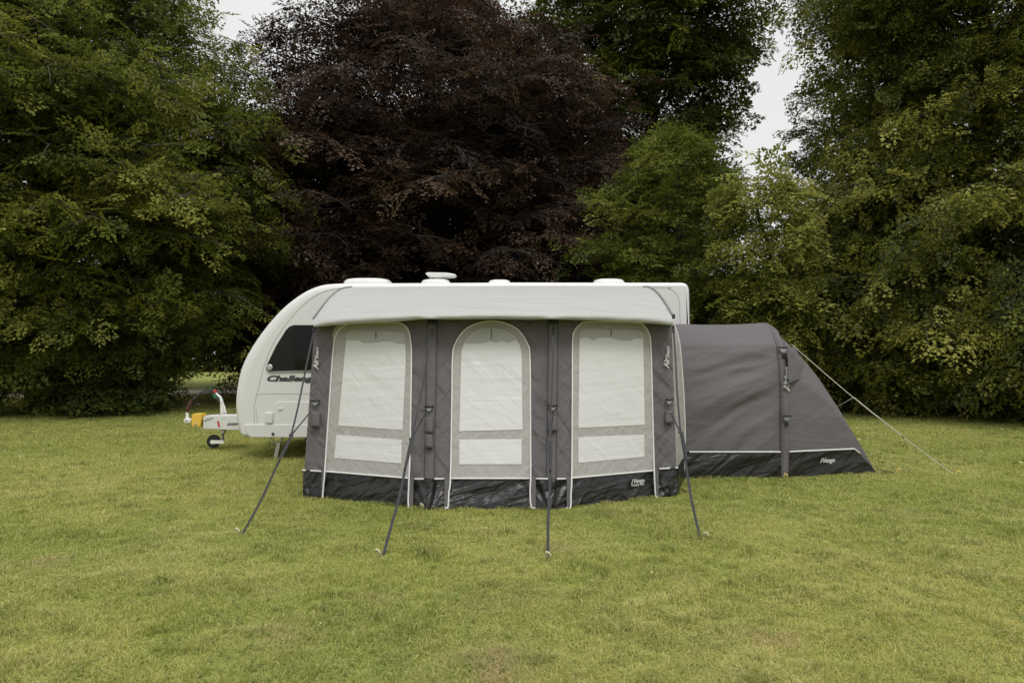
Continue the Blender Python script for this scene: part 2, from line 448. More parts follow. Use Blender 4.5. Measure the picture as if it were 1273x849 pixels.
    upv = norm(np.array([0, 0, 1]) + r.normal(0, .2 + chaos * .6, (ns, 3)))
    sdv = norm(np.cross(upv, SD)); upv = np.cross(SD, sdv)
    pick = r.integers(0, len(temps), ns)
    Bs, Ds, Ws, Cs = [], [], [], []
    pal = np.array(palette)
    for k, (B, D, W) in enumerate(temps):
        idx = np.where(pick == k)[0]
        if not len(idx): continue
        Rm = np.stack([SD[idx], sdv[idx], upv[idx]], axis=1)
        def tf(A): return np.einsum('lk,skc->slc', A, Rm) * SK[idx][:, None, None]
        b = tf(B) + SP[idx][:, None, :]
        Bs.append(b.reshape(-1, 3)); Ds.append(tf(D).reshape(-1, 3)); Ws.append(tf(W).reshape(-1, 3))
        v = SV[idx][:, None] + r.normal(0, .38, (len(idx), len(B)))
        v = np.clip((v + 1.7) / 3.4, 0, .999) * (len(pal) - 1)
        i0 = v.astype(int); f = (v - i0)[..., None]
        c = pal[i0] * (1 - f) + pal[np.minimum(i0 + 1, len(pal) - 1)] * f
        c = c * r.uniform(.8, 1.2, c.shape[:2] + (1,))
        Cs.append(c.reshape(-1, 3))
    Bs, Ds, Ws, Cs = map(np.concatenate, (Bs, Ds, Ws, Cs))
    if bracts:
        k = int(len(Bs) * bracts); idx = r.integers(0, len(Bs), k)
        dirs = norm(r.normal(0, .5, (k, 3)) + np.array([0, 0, -.8]))
        Bb = Bs[idx]; Db = dirs * r.uniform(.06, .095, (k, 1)); Wb = norm(np.cross(dirs, r.normal(0, 1, (k, 3)))) * .009
        Cb = np.array([.46, .44, .13]) * r.uniform(.7, 1.15, (k, 1))
        Bs = np.concatenate([Bs, Bb]); Ds = np.concatenate([Ds, Db]); Ws = np.concatenate([Ws, Wb]); Cs = np.concatenate([Cs, Cb])
    low = Bs[:, 2] + np.minimum(Ds[:, 2], 0) > .02
    Bs, Ds, Ws, Cs = Bs[low], Ds[low], Ws[low], Cs[low]
    wood.build('trunk', M[bark], root)
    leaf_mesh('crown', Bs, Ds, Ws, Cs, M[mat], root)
    print('TREE', name, 'sprays', ns, 'leaves', len(Bs))
    return root

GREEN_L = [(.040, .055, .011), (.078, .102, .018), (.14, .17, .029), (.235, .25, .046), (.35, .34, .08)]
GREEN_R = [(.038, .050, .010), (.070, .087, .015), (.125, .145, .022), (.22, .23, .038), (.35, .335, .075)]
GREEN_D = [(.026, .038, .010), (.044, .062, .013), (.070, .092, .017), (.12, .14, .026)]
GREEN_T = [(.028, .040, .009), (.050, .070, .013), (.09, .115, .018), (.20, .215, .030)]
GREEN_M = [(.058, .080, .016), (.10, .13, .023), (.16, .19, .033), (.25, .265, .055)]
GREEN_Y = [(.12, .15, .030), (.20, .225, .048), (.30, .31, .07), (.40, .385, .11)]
COPPER = [(.022, .0148, .0120), (.037, .0225, .0168), (.056, .033, .023), (.086, .051, .033), (.118, .077, .046)]

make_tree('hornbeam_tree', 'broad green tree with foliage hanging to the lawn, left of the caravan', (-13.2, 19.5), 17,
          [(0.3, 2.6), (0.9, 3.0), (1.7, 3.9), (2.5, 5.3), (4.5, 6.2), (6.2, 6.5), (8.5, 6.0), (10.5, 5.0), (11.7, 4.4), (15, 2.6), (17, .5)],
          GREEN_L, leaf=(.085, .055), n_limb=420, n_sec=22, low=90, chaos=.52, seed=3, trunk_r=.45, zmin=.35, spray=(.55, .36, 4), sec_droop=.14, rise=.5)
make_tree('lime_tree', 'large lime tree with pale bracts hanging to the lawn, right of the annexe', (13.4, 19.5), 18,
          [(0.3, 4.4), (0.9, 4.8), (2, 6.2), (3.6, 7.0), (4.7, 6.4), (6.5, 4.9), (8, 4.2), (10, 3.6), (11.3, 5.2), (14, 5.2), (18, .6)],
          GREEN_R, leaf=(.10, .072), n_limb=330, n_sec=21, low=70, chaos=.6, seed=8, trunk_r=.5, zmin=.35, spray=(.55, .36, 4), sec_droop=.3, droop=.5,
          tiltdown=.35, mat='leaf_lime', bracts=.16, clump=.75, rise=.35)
make_tree('copper_beech', 'huge copper beech with dark purple foliage directly behind the caravan', (-3.4, 28), 19,
          [(0.5, 7.6), (3, 8.4), (6, 8.9), (9, 8.6), (12, 7.9), (13.2, 6.4), (14, 4.5), (15, 3.0), (16.2, 2.2), (18, 1.1), (19, .5)],
          COPPER, leaf=(.10, .068), n_limb=400, n_sec=22, chaos=.42, seed=21, trunk_r=.6, zmin=.8, spray=(.8, .5, 4), gap=.36, mat='leaf_copper',
          bark='dark_bark', clump=.8, rise=.4)
make_tree('broadleaf_tree', 'tall dark green tree towering between the copper beech and the sky gap', (7.0, 35), 28,
          [(4, 2.5), (8, 3.4), (11, 4.2), (13, 4.6), (15.7, 5.0), (17.5, 6.0), (19, 6.6), (24, 5), (28, .8)],
          GREEN_T, leaf=(.18, .12), n_limb=360, n_sec=17, chaos=.5, seed=33, trunk_r=.55, zmin=4, spray=(.95, .55, 4), gap=.45, bark='dark_bark', clump=.8, limb_start=4, ragged=.35)
make_tree('young_hornbeam', 'mid green feathery bushy tree rising behind the rear of the caravan', (4.9, 20.5), 8.1,
          [(0.4, 2.7), (2, 3.1), (4, 3.1), (5.5, 2.8), (7, 2.0), (8.1, .6)],
          GREEN_M, leaf=(.095, .055), n_limb=150, n_sec=14, seed=41, trunk_r=.16, zmin=.5, spray=(.55, .32, 4), gap=.27, rise=.9, sec_droop=.02, tiltdown=-.1, clump=1.0, ragged=.6, chaos=.4)
make_tree('sapling', 'slender pale green sapling against the sky gap above the annexe', (6.5, 17.8), 6.4,
          [(0.5, .8), (3, .95), (4.6, 1.2), (5.6, 1.0), (6.4, .3)],
          GREEN_Y, leaf=(.11, .07), n_limb=70, n_sec=11, chaos=.5, seed=52, trunk_r=.08, zmin=.8, spray=(.5, .32, 4), gap=.3, droop=.5, tiltdown=.3, mat='leaf_lime', back=.5)
make_tree('background_tree', 'dark green tree filling the gap behind the left hornbeam', (-23, 29), 22,
          [(0.5, 5), (4, 7), (9, 8), (14, 7), (19, 4), (22, .6)],
          GREEN_D, leaf=(.15, .10), n_limb=120, n_sec=12, seed=61, trunk_r=.5, zmin=1, spray=(.9, .55, 4), gap=.5, bark='dark_bark')
make_tree('background_tree', 'dark green tree standing behind the right lime tree', (24, 31), 22,
          [(0.5, 5), (4, 7), (9, 8), (14, 7), (19, 4), (22, .6)],
          GREEN_D, leaf=(.15, .10), n_limb=120, n_sec=12, seed=67, trunk_r=.5, zmin=1, spray=(.9, .55, 4), gap=.5, bark='dark_bark')
make_tree('background_tree', 'dark green tree behind the copper beech on its left side', (-13, 37), 14.5,
          [(0.5, 6), (4, 7), (8, 7), (11, 5), (14.5, 1)],
          GREEN_D, leaf=(.18, .12), n_limb=120, n_sec=13, seed=63, trunk_r=.4, zmin=2.6, spray=(1.0, .6, 4), gap=.5, bark='dark_bark', chaos=.5)
make_tree('background_tree', 'dark green tree half hidden behind the middle of the copper beech', (-2, 40), 17,
          [(0.5, 7), (5, 8.5), (10, 8), (14, 6), (17, 1)],
          GREEN_D, leaf=(.19, .13), n_limb=140, n_sec=14, seed=64, trunk_r=.4, zmin=1, spray=(1.0, .6, 4), gap=.5, bark='dark_bark', chaos=.5)
make_tree('background_tree', 'dark green tree glimpsed through the left part of the lime tree', (20.5, 39), 21,
          [(0.5, 4), (5, 4.6), (12, 4.6), (17, 3.5), (21, 1)],
          GREEN_D, leaf=(.18, .12), n_limb=110, n_sec=13, seed=65, trunk_r=.4, zmin=1, spray=(1.0, .6, 4), gap=.5, bark='dark_bark', chaos=.5)
make_tree('low_shrub', 'low dark shrub in the shade at the foot of the left hornbeam', (-10.6, 18.0), 1.3,
          [(0.1, 1.2), (.6, 1.3), (1.0, .8), (1.35, .2)],
          GREEN_D, leaf=(.09, .06), n_limb=40, n_sec=8, seed=71, trunk_r=.05, zmin=.12, spray=(.4, .26, 4), gap=.25, limb_start=.15, back=.7, cat='shrub')

# far woodland: one mass of trees beyond the park path
def woodland():
    r = np.random.default_rng(90); n = 60000
    ang = r.uniform(-1.0, 1.0, n); dist = 74 + 3 * r.normal(0, 1, n)
    x = np.tan(ang * .95) * dist; y = dist
    top = 9 + 5 * fbm(x * .09, x * 0 + 3, 5) + 3 * fbm(x * .35, x * 0 + 9, 6)
    z = top * r.random(n) ** .75
    B = np.stack([x, y, z], 1); D = norm(r.normal(0, 1, (n, 3)) + [0, -.3, -.3]) * r.uniform(.5, .95, (n, 1))
    W = norm(np.cross(D, r.normal(0, 1, (n, 3)))) * .3
    c = np.array(GREEN_D)[r.integers(0, 4, n)] * r.uniform(.7, 1.2, (n, 1))
    o = leaf_mesh('far_woodland', B, D, W, c, M['leaf'])
    props(o, 'dark belt of far woodland beyond the gravel path', 'woodland', kind='stuff')
woodland()

# ------------------------------------------------------------------ grass
BARE = [(703, 683, .16), (598, 752, .16), (470, 745, .13), (345, 735, .14), (850, 720, .12), (972, 798, .15), (590, 845, .3), (625, 812, .2), (1130, 640, .25), (60, 700, .2), (340, 790, .2)]
BARE = [(G(a, b)[0], G(a, b)[1], c) for a, b, c in BARE]
def grass():
    r = np.random.default_rng(5); n = 1150000
    y0, y1 = 2.55, 27.0
    # density falls with the square of distance, so that every part of the picture is equally dense
    Y = y0 * (y1 / y0) ** r.random(n)
    X = (r.random(n) * 2 - 1) * (Y * .80 + 1.6)
    inside = ((X > -2.2) & (X < 1.75) & (Y > 7.35) & (Y < 9.9)) | ((X > 1.9) & (X < 4.3) & (Y > 9.0) & (Y < 10.3))
    X, Y = X[~inside], Y[~inside]; n = len(X)
    big = fbm(X * .35, Y * .35, 1); mid = fbm(X * 1.3, Y * 1.3, 4); fine = fbm(X * 6, Y * 6, 8, 3)
    tuft = .6 * fbm(X * 2.6, Y * 2.6, 12, 3) + .6 * fbm(X * 9, Y * 9, 13, 3)
    bare = np.zeros(n)
    for bx, by, br in BARE:
        bare = np.maximum(bare, np.exp(-(((X - bx) / br) ** 2 + ((Y - by) / br) ** 2)) * (.38 + .5 * fine))
    h = (.024 + .012 * r.random(n)) * (1 + .9 * np.clip(1.5 * tuft + .1, -.45, 1.3) + .8 * fine) * (1 - .75 * np.clip(bare, 0, 1))
    small = np.clip(fbm(X * 8.5, Y * 8.5, 60, 2) * 3.2 - .8, 0, 1)          # little dark clumps of coarser grass
    h = h * (1 + .6 * small)
    h = np.clip(h, .006, .09) * (1 + np.clip(Y - 5, 0, 12) * .012)
    wd = .0018 * (1 + Y / 5.5) * r.uniform(.7, 1.3, n)
    az = r.random(n) * 2 * np.pi; lean = np.where(r.random(n) < .3 + .4 * np.clip(fbm(X * 2.2, Y * 2.2, 50, 3), -.5, .5), r.uniform(1.2, 2.2, n), np.abs(r.normal(.55, .4, n)))
    d = np.stack([np.cos(az), np.sin(az)], 1)
    face = az + np.pi / 2 + r.normal(0, .5, n); s = np.stack([np.cos(face), np.sin(face)], 1) * wd[:, None] * .5
    b = np.stack([X, Y, np.zeros(n)], 1)
    m = b.copy(); m[:, :2] += d * (h * lean * .45)[:, None]; m[:, 2] = h * .62
    t = b.copy(); t[:, :2] += d * (h * lean * 1.25)[:, None]; t[:, 2] = h * np.clip(1.05 - .38 * lean, .22, 1)
    v = np.zeros((n, 5, 3), np.float32)
    v[:, 0] = b; v[:, 1] = b; v[:, 2] = m; v[:, 3] = m; v[:, 4] = t
    v[:, 0, :2] -= s; v[:, 1, :2] += s; v[:, 2, :2] += s * .85; v[:, 3, :2] -= s * .85
    idx = np.arange(n, dtype=np.int32)[:, None] * 5
    loops = (idx + np.array([0, 1, 2, 3, 3, 2, 4], np.int32)).ravel()
    starts = (np.arange(n, dtype=np.int32)[:, None] * 7 + np.array([0, 4], np.int32)).ravel()
    me = bpy.data.meshes.new('grass')
    me.vertices.add(n * 5); me.vertices.foreach_set('co', v.ravel())
    me.loops.add(n * 7); me.loops.foreach_set('vertex_index', loops)
    me.polygons.add(n * 2); me.polygons.foreach_set('loop_start', starts)
    green = np.array([.265, .33, .064]); deep = np.array([.125, .168, .034]); yel = np.array([.475, .455, .125]); straw = np.array([.62, .57, .27])
    k = np.clip(.5 + 1.0 * big + .55 * mid + .35 * fine + r.normal(0, .22, n), 0, 1)[:, None]
    c = green * (1 - k) + yel * k
    dk = np.clip(tuft * 1.1 + .15 * r.normal(0, 1, n), 0, .7)[:, None]; c = c * (1 - dk) + deep * dk; c = np.where(lean[:, None] > 1.15, c * .6 + np.array([.48, .485, .19]) * .4, c)
    dk = .5 * small[:, None]; c = c * (1 - dk) + deep * dk
    st = ((r.random(n) < .16 + .5 * np.clip(mid + .5 * fine, 0, 1)) * r.uniform(.4, 1, n))[:, None]; c = c * (1 - st) + straw * st
    bb = np.clip(bare, 0, .85)[:, None]; c = c * (1 - bb) + np.array([.50, .38, .23]) * bb
    c = c * r.uniform(.78, 1.2, (n, 1))
    at = me.attributes.new('leaf_colour', 'FLOAT_COLOR', 'FACE')
    c4 = np.ones((n, 2, 4), np.float32); c4[:, :, :3] = c[:, None, :]; c4[:, 1, :3] *= 1.12
    at.data.foreach_set('color', c4.ravel())
    me.update(calc_edges=True)
    props(link('grass', me, M['grass_blade']), 'short mown grass of the lawn', 'grass', kind='stuff')
grass()

def weeds():
    """broad low leaves (clover, plantain) scattered in the turf"""
    r = np.random.default_rng(15); n = 5000
    Y = 2.7 * (14 / 2.7) ** r.random(n); X = (r.random(n) * 2 - 1) * (Y * .78 + .4)
    keep = fbm(X * 1.1, Y * 1.1, 30) + .25 * r.normal(0, 1, n) > .22
    keep &= ~((X > -2.3) & (X < 4.8) & (Y > 6.7) & (Y < 10.3))
    X, Y = X[keep], Y[keep]; k = 4
    X = np.repeat(X, k); Y = np.repeat(Y, k); n = len(X); az = r.random(n) * 6.283
    D = np.stack([np.cos(az), np.sin(az), r.uniform(.1, .7, n)], 1) * r.uniform(.012, .03, (n, 1))
    B = np.stack([X, Y, r.uniform(.008, .028, n)], 1)
    W = norm(np.cross(D, [0, 0, 1.])) * r.uniform(.004, .009, (n, 1))
    c = np.array([.21, .27, .085]) * r.uniform(.7, 1.3, (n, 1)) + np.array([.03, .02, .01]) * r.random((n, 1))
    props(leaf_mesh('lawn_weeds', B, D, W, c, M['grass_blade']), 'low broad leaved weeds scattered through the lawn', 'weeds', kind='stuff')
weeds()

def fallen():
    r = np.random.default_rng(25); n = 75
    px = r.uniform(985, 1290, n); py = 535 + 50 * r.random(n) ** 1.4
    k = 24; px = np.concatenate([px, r.uniform(20, 1250, k)]); py = np.concatenate([py, r.uniform(600, 830, k)]); n += k
    pts = np.array([G(a, b) for a, b in zip(px, py)]); pts[:, 2] = .052
    az = r.random(n) * 6.283; L = np.where(np.arange(n) < n - k, r.uniform(.05, .13, n), r.uniform(.02, .04, n))[:, None]
    D = np.stack([np.cos(az), np.sin(az), r.uniform(-.15, .25, n)], 1) * L
    W = norm(np.cross(D, np.array([0, .35, 1.]))) * L * .26
    c = np.array([.50, .46, .22]) * r.uniform(.55, 1.1, (n, 1))
    props(leaf_mesh('fallen_leaves', pts, D, W, c, M['litter']), 'pale fallen leaves scattered on the lawn below the lime tree', 'leaves', kind='stuff')
fallen()

# ------------------------------------------------------------------ lettering
def text_points(body, size, shear=0, offset=0, xs=1.0, extrude=.0015):
    cu = bpy.data.curves.new('lettering', 'FONT'); cu.body = body; cu.size = size; cu.shear = shear; cu.offset = offset
    cu.extrude = extrude; cu.resolution_u = 3
    o = bpy.data.objects.new('lettering', cu); COL.objects.link(o)
    dg = bpy.context.evaluated_depsgraph_get(); dg.update()
    me = bpy.data.meshes.new_from_object(o.evaluated_get(dg))
    vs = [(v.co.x * xs, v.co.y, v.co.z) for v in me.vertices]; fs = [tuple(p.vertices) for p in me.polygons]
    bpy.data.objects.remove(o); bpy.data.curves.remove(cu); bpy.data.meshes.remove(me)
    return vs, fs

def lettering(name, vs, fs, origin, xa, ya, mat, parent):
    xa = Vector(xa).normalized(); ya = Vector(ya); ya = (ya - xa * ya.dot(xa)).normalized(); za = xa.cross(ya)
    o = Vector(origin)
    mb = MB().add([o + xa * v[0] + ya * v[1] + za * v[2] for v in vs], fs)
    return mb.build(name, mat, parent, smooth=False)

# ------------------------------------------------------------------ caravan
YC = 10.0
car = thing('caravan', (P(575, 571, YC)[0], 11.1, 0), 'white touring caravan with rounded nose, behind the grey awning', 'caravan')

def catmull(pts, n=6):
    out = []
    for i in range(len(pts) - 1):
        p0, p1, p2, p3 = [np.array(pts[max(0, min(len(pts) - 1, j))], float) for j in (i - 1, i, i + 1, i + 2)]
        for k in range(n):
            t = k / n
            out.append(tuple(.5 * ((2 * p1) + (-p0 + p2) * t + (2 * p0 - 5 * p1 + 4 * p2 - p3) * t ** 2 + (-p0 + 3 * p1 - 3 * p2 + p3) * t ** 3)))
    out.append(tuple(map(float, pts[-1]))); return out
nose = catmull([(310, 543.5), (302.5, 540.5), (298.8, 530), (296, 519), (294.2, 503), (296, 481), (301.5, 457), (312, 435), (328, 411), (350, 385.5), (371, 368.5), (388, 359), (405, 354), (425, 352.6)], 5)
rear = catmull([(846, 351.6), (852, 353.5), (855, 359), (856, 372), (857, 450), (857.5, 535), (855, 541), (846, 543.5)], 4)
prof = [(P(a, b, 10.1)[0], P(a, b, 10.1)[2]) for a, b in nose + [(640, 351.4)] + rear]

def inset(poly, d):
    out = []; n = len(poly)
    for i in range(n):
        a, b, c = (np.array(poly[j % n]) for j in (i - 1, i, i + 1))
        e1 = (b - a) / np.linalg.norm(b - a); e2 = (c - b) / np.linalg.norm(c - b)
        nn = np.array([e1[1], -e1[0]]) + np.array([e2[1], -e2[0]]); nn /= np.linalg.norm(nn)
        k = 1 + 1.6 * float(np.clip((-2.2 - b[0]) / 1.2, 0, 1)) * float(np.clip((b[1] - .4) / .3, 0, 1))     # the nose is rounded more deeply
        out.append(tuple(b + nn * d * k))     # profile runs clockwise seen from the camera: right-hand normal points inwards
    return out
rings = [(9.985, .058), (9.99, .042), (10.003, .024), (10.03, .008), (10.1, 0), (12.1, 0), (12.17, .008), (12.21, .03), (12.22, .055)]
mb = MB(); n = len(prof); vs = []
for y, dd in rings: vs += [(x, y, z) for x, z in inset(prof, dd)]
fs = [(i * n + k, i * n + (k + 1) % n, (i + 1) * n + (k + 1) % n, (i + 1) * n + k) for i in range(len(rings) - 1) for k in range(n)]
fs += [tuple(range(n)), tuple(range(len(rings) * n - 1, (len(rings) - 1) * n - 1, -1))]
shell = mb.add(vs, fs).build('body', M['shell'], car, sharp=60)
# seam that follows the outline inside the edge moulding
seam = catmull([(316.5, 527), (315.8, 510), (317.5, 497), (321.6, 481), (328, 456), (339, 428), (355.5, 403), (374.5, 381.5), (393.4, 367), (409.7, 360.6), (425, 358.4)], 5) + catmull([(600, 357.2), (815, 357.3), (830, 358.5), (839, 363), (843.8, 371), (845.2, 384), (846, 450), (846.5, 527)], 5)
seam = [P(a, b, 9.986) for a, b in seam]
MB().tube(seam, .006, 6).build('seam_trim', M['shell_trim'], car)
# side skirt moulding along the bottom edge
sk = [(303, 527.5), (304, 533), (306.5, 539), (311, 543.8), (851, 543.8), (853.5, 538), (854.5, 527.5)]
MB().prism([(P(a, b, 9.965)[0], P(a, b, 9.965)[2]) for a, b in sk], 9.965, 10.12).build('side_skirt', M['white_plastic'], car, bevel=.01)
# window
wpoly = [(330.5, 456), (331, 460), (335, 462.3), (478, 462), (482, 457), (482, 409), (478, 404.2), (366, 404), (360.5, 405.5), (355.5, 410), (343, 430)]
wd = MB().prism([(P(a, b, 9.972)[0], P(a, b, 9.972)[2]) for a, b in wpoly], 9.968, 9.99).build('side_window', M['tinted_band'], car, bevel=.006)
wp = [(364.8, 404.8), (363.5, 420), (364, 440), (366.5, 452), (370, 458), (374, 459.5), (476, 459), (479, 456), (479, 409), (476, 406)]
MB().prism([(P(a, b, 9.96)[0], P(a, b, 9.96)[2]) for a, b in wp], 9.954, 9.97).build('pane', M['tinted'], wd, bevel=.004)
MB().lathe(P(335.2, 456.6, 9.962), [(.044, 0), (.046, .008), (.036, .013), (.033, .008), (.012, .010)], 20, (0, -1, 0)).build('catch', M['zinc'], wd)
MB().tube([P(333, 462.3, 9.966), P(372, 461.3, 9.966), P(400, 460.3, 9.966)], .006, 6).build('sill_trim', M['zinc'], wd)
# name on the flank
vs, fs = text_points('Challenger', .112, .28, .0050, 1.70)
wx = max(v[0] for v in vs)
lettering('name_lettering', vs, fs, P(330.5, 473.6, 9.981), (1, 0, 0), (0, 0, 1), M['graphite'], car)
# locker door, vent, lock, socket
def outline(pts, r, y): return MB().tube([P(a, b, y) for a, b in pts], r, 6)
lk = MB().prism([(P(a, b, 9.98)[0], P(a, b, 9.98)[2]) for a, b in [(341, 502), (344, 499.2), (386, 499.2), (386, 529.5), (344, 529.5), (341, 527)]], 9.974, 9.99).build('locker_door', M['shell'], car, bevel=.006)
MB().box(P(348.5, 508.2, 9.968), (.06, .014, .04)).build('lock', M['white_plastic'], lk, bevel=.006)
MB().box(P(334.5, 519.5, 9.97), (.112, .035, .155)).build('mains_inlet_flap', M['white_plastic'], car, bevel=.01)
MB().lathe(P(339.3, 539.3, 9.955), [(.02, 0), (.02, .006), (.011, .006), (.009, .002)], 14, (0, -1, 0)).build('drain_socket', M['black'], car)
# roof furniture
def at_roof(px, y, zx=0): return P(px, 350, y)[0]
zr = P(600, 351.4, 10.1)[2]
def dome(name, px0, px1, py_top, y, mat, lo=.25):
    cx = (P(px0, 350, y)[0] + P(px1, 350, y)[0]) / 2; rx = (P(px1, 350, y)[0] - P(px0, 350, y)[0]) / 2
    top = P(600, py_top, y)[2]; h = top - zr + .02; vs = []; pr = [(1, 0), (1, .35), (.97, .55), (.86, .82), (.6, .95), (.3, 1.0), (.02, 1.0)]
    nn = 28; ry = min(rx, .3)
    for rr, hh in pr:
        for k in range(nn):
            w_ = 2 * math.pi * k / nn; c_, s_ = math.cos(w_), math.sin(w_)
            e = .55; vs.append((cx + rx * rr * math.copysign(abs(c_) ** e, c_), y + ry * rr * math.copysign(abs(s_) ** e, s_), zr - .02 + h * hh))
    fs = [(i * nn + k, i * nn + (k + 1) % nn, (i + 1) * nn + (k + 1) % nn, (i + 1) * nn + k) for i in range(len(pr) - 1) for k in range(nn)] + [tuple(range((len(pr) - 1) * nn, len(pr) * nn))]
    return MB().add(vs, fs).build(name, mat, car, sharp=50)
dome('roof_light', 429, 488, 346.8, 10.62, M['white_plastic'])
dome('roof_light', 736, 776, 347.3, 10.62, M['white_plastic'])
dome('roof_vent', 607, 635, 348.2, 10.45, M['white_plastic'])
an = dome('television_aerial', 524, 561, 347.6, 10.62, M['white_plastic'])
c = P(549, 343, 10.62)
MB().tube([(P(544, 350, 10.62)[0], 10.62, P(544, 348, 10.62)[2]), (P(544.5, 346, 10.62)[0], 10.62, P(544, 344.6, 10.62)[2])], [.07, .085], 14).build('mast', M['white_plastic'], an)
wing = [(529.5, 340.8), (533, 339.7), (556, 340.1), (566, 341.8), (567.8, 343.2), (564, 344.8), (545, 346.4), (535, 345.8), (532, 343.6)]
MB().prism([(P(a, b, 10.62)[0], P(a, b, 10.62)[2]) for a, b in wing], 10.5, 10.74).build('aerial_wing', M['white_plastic'], an, bevel=.02)
MB().box(P(850.3, 363, 10.03), (.035, .03, .085)).build('marker_lamp', M['red'], car, bevel=.008)
MB().tube([P(438, 358.6, 9.975), P(620, 358.3, 9.975), P(798, 358.4, 9.975)], .008, 6).build('awning_rail', M['zinc'], car)
MB().tube([P(318, 508, 9.982), P(320, 527, 9.982)], .0035, 5).build('panel_joint', M['shell_trim'], car)
MB().tube([P(318, 490, 9.983), P(330, 489.4, 9.983), P(388, 489.2, 9.983)], .003, 5).build('panel_joint', M['shell_trim'], car)
# underside: chassis rail, wheel, corner steady
MB().box((P(575, 543, 10.6)[0], 11.1, .31), (4.6, 1.9, .06)).build('chassis', M['black'], car)
x_w = P(600, 560, 10.25)[0]
for y_ in (10.2, 12.0):
    wh = MB().lathe((x_w, y_ - .09, .31), [(.2, 0), (.295, 0), (.31, .02), (.31, .16), (.295, .18), (.2, .18)], 28, (0, 1, 0)).build('wheel', M['rubber'], car)
    MB().lathe((x_w, y_ - .095, .31), [(.2, 0), (.19, .03), (.06, .02), (.05, -.01)], 24, (0, 1, 0)).build('rim', M['zinc'], wh)
st = MB().box(P(345, 559.5, 10.2), (.055, .05, .24), Matrix.Rotation(R(12), 3, 'Y')); st.box(P(343.4, 570.2, 10.2), (.11, .11, .012))
st.tube([P(345, 553, 10.25), P(336, 543.5, 10.25)], .012, 6); st.tube([P(346, 553, 10.2), P(352, 542, 10.2)], .016, 6)
st.build('corner_steady', M['zinc'], car)

# drawbar and its fittings
YD = 11.12
def PD(a, b, y=YD): return P(a, b, y)
def xz(pts, y=YD): return [(PD(a, b, y)[0], PD(a, b, y)[2]) for a, b in pts]
db = MB().prism(xz([(253, 519), (256.5, 516.3), (300, 515.6), (300, 535), (253, 533)], YD - .1), YD - .12, YD + .12).build('drawbar_cover', M['white_plastic'], car, bevel=.012)
MB().prism(xz([(282, 528.6), (283.5, 525.6), (296.8, 525.3), (295.5, 528.2)], YD - .12), YD - .126, YD - .118).build('hand_grip', M['grey_plastic'], db)
MB().prism(xz([(270, 523.5), (272, 523), (273.6, 530.4), (271.6, 531)], YD - .12), YD - .127, YD - .118).build('warning_mark', M['red'], db)
MB().lathe(PD(252.8, 523.8), [(.045, -.02), (.05, 0), (.05, .03), (.044, .05)], 16, (-1, 0, 0)).build('gaiter', M['rubber'], car)
lb = MB().prism(xz([(238.2, 528.5), (238.4, 516), (240, 514.3), (250.3, 514.2), (250.8, 516), (249.5, 529.3), (248.5, 530.6), (240, 530.6)], YD - .09), YD - .1, YD + .1).build('hitch_lock', M['yellow'], car, bevel=.01)
MB().lathe(PD(243.3, 527.3, YD - .1), [(.022, 0), (.022, .012), (.012, .014)], 14, (0, -1, 0)).build('lock_barrel', M['zinc'], lb)
hd = MB().prism(xz([(229.6, 522.5), (230.5, 520), (233, 519.5), (238.6, 520.5), (238.6, 525.5), (232, 525.8), (230, 524.6)]), YD - .05, YD + .05).build('coupling_head', M['white_metal'], car, bevel=.012)
MB().tube([PD(233, 520), PD(232.6, 512.5)], [.028, .024], 10).build('coupling_post', M['white_metal'], hd)
MB().tube([PD(232.8, 513.5), PD(233.5, 509), PD(236.2, 501), PD(239, 496.3)], [.02, .028, .028, .014], 10).build('coupling_lever', M['dark_red'], hd)
for a, b in ((257, 519), (257, 530), (278, 520), (296, 519), (296, 532)):
    MB().lathe(PD(a, b, YD - .121), [(.008, 0), (.008, .006), (.005, .008)], 8, (0, -1, 0)).build('bolt', M['zinc'], db)
MB().lathe(PD(231.8, 522.6, YD - .05), [(.016, 0), (.016, .012), (.009, .016)], 10, (0, -1, 0)).build('bolt', M['zinc'], hd)
MB().box(PD(277, 536.5), (.075, .08, .05)).build('jockey_clamp', M['zinc'], car, bevel=.006)
# jockey wheel
jw = MB().tube([PD(277, 537), PD(277, 548.6)], .022, 10).build('jockey_post', M['grey_plastic'], car)
jt = MB().lathe(PD(264.6, 548.8, YD - .03), [(.07, 0), (.104, .004), (.108, .02), (.108, .045), (.104, .06), (.07, .064)], 24, (0, 1, 0)).build('jockey_wheel', M['rubber'], jw)
MB().lathe(PD(264.6, 548.8, YD - .034), [(.066, 0), (.06, .01), (.02, .0)], 20, (0, 1, 0)).build('rim', M['black'], jt)
MB().prism(xz([(261.3, 548.6), (262.5, 547), (277.6, 547.2), (278.6, 551), (262.5, 551.6), (261.3, 550.2)], YD - .05), YD - .056, YD - .042).build('jockey_fork', M['white_metal'], jw)
# handbrake and lever
hb = MB().tube([PD(276.5, 516.5), PD(275.8, 503), PD(275.6, 498.5), PD(274, 494), PD(270, 490.3), PD(267.6, 487.8)], [.03, .027, .025, .022, .018, .015], 10).build('handbrake_lever', M['white_metal'], car)
MB().tube([PD(281, 517), PD(278.6, 506), PD(276.6, 500)], [.022, .02, .012], 8).build('lever_strut', M['white_metal'], hb)
MB().lathe(PD(267.2, 486.5), [(.012, -.03), (.026, -.022), (.028, .01), (.014, .026)], 14, (-.4, 0, 1)).build('grip_knob', M['red'], hb)
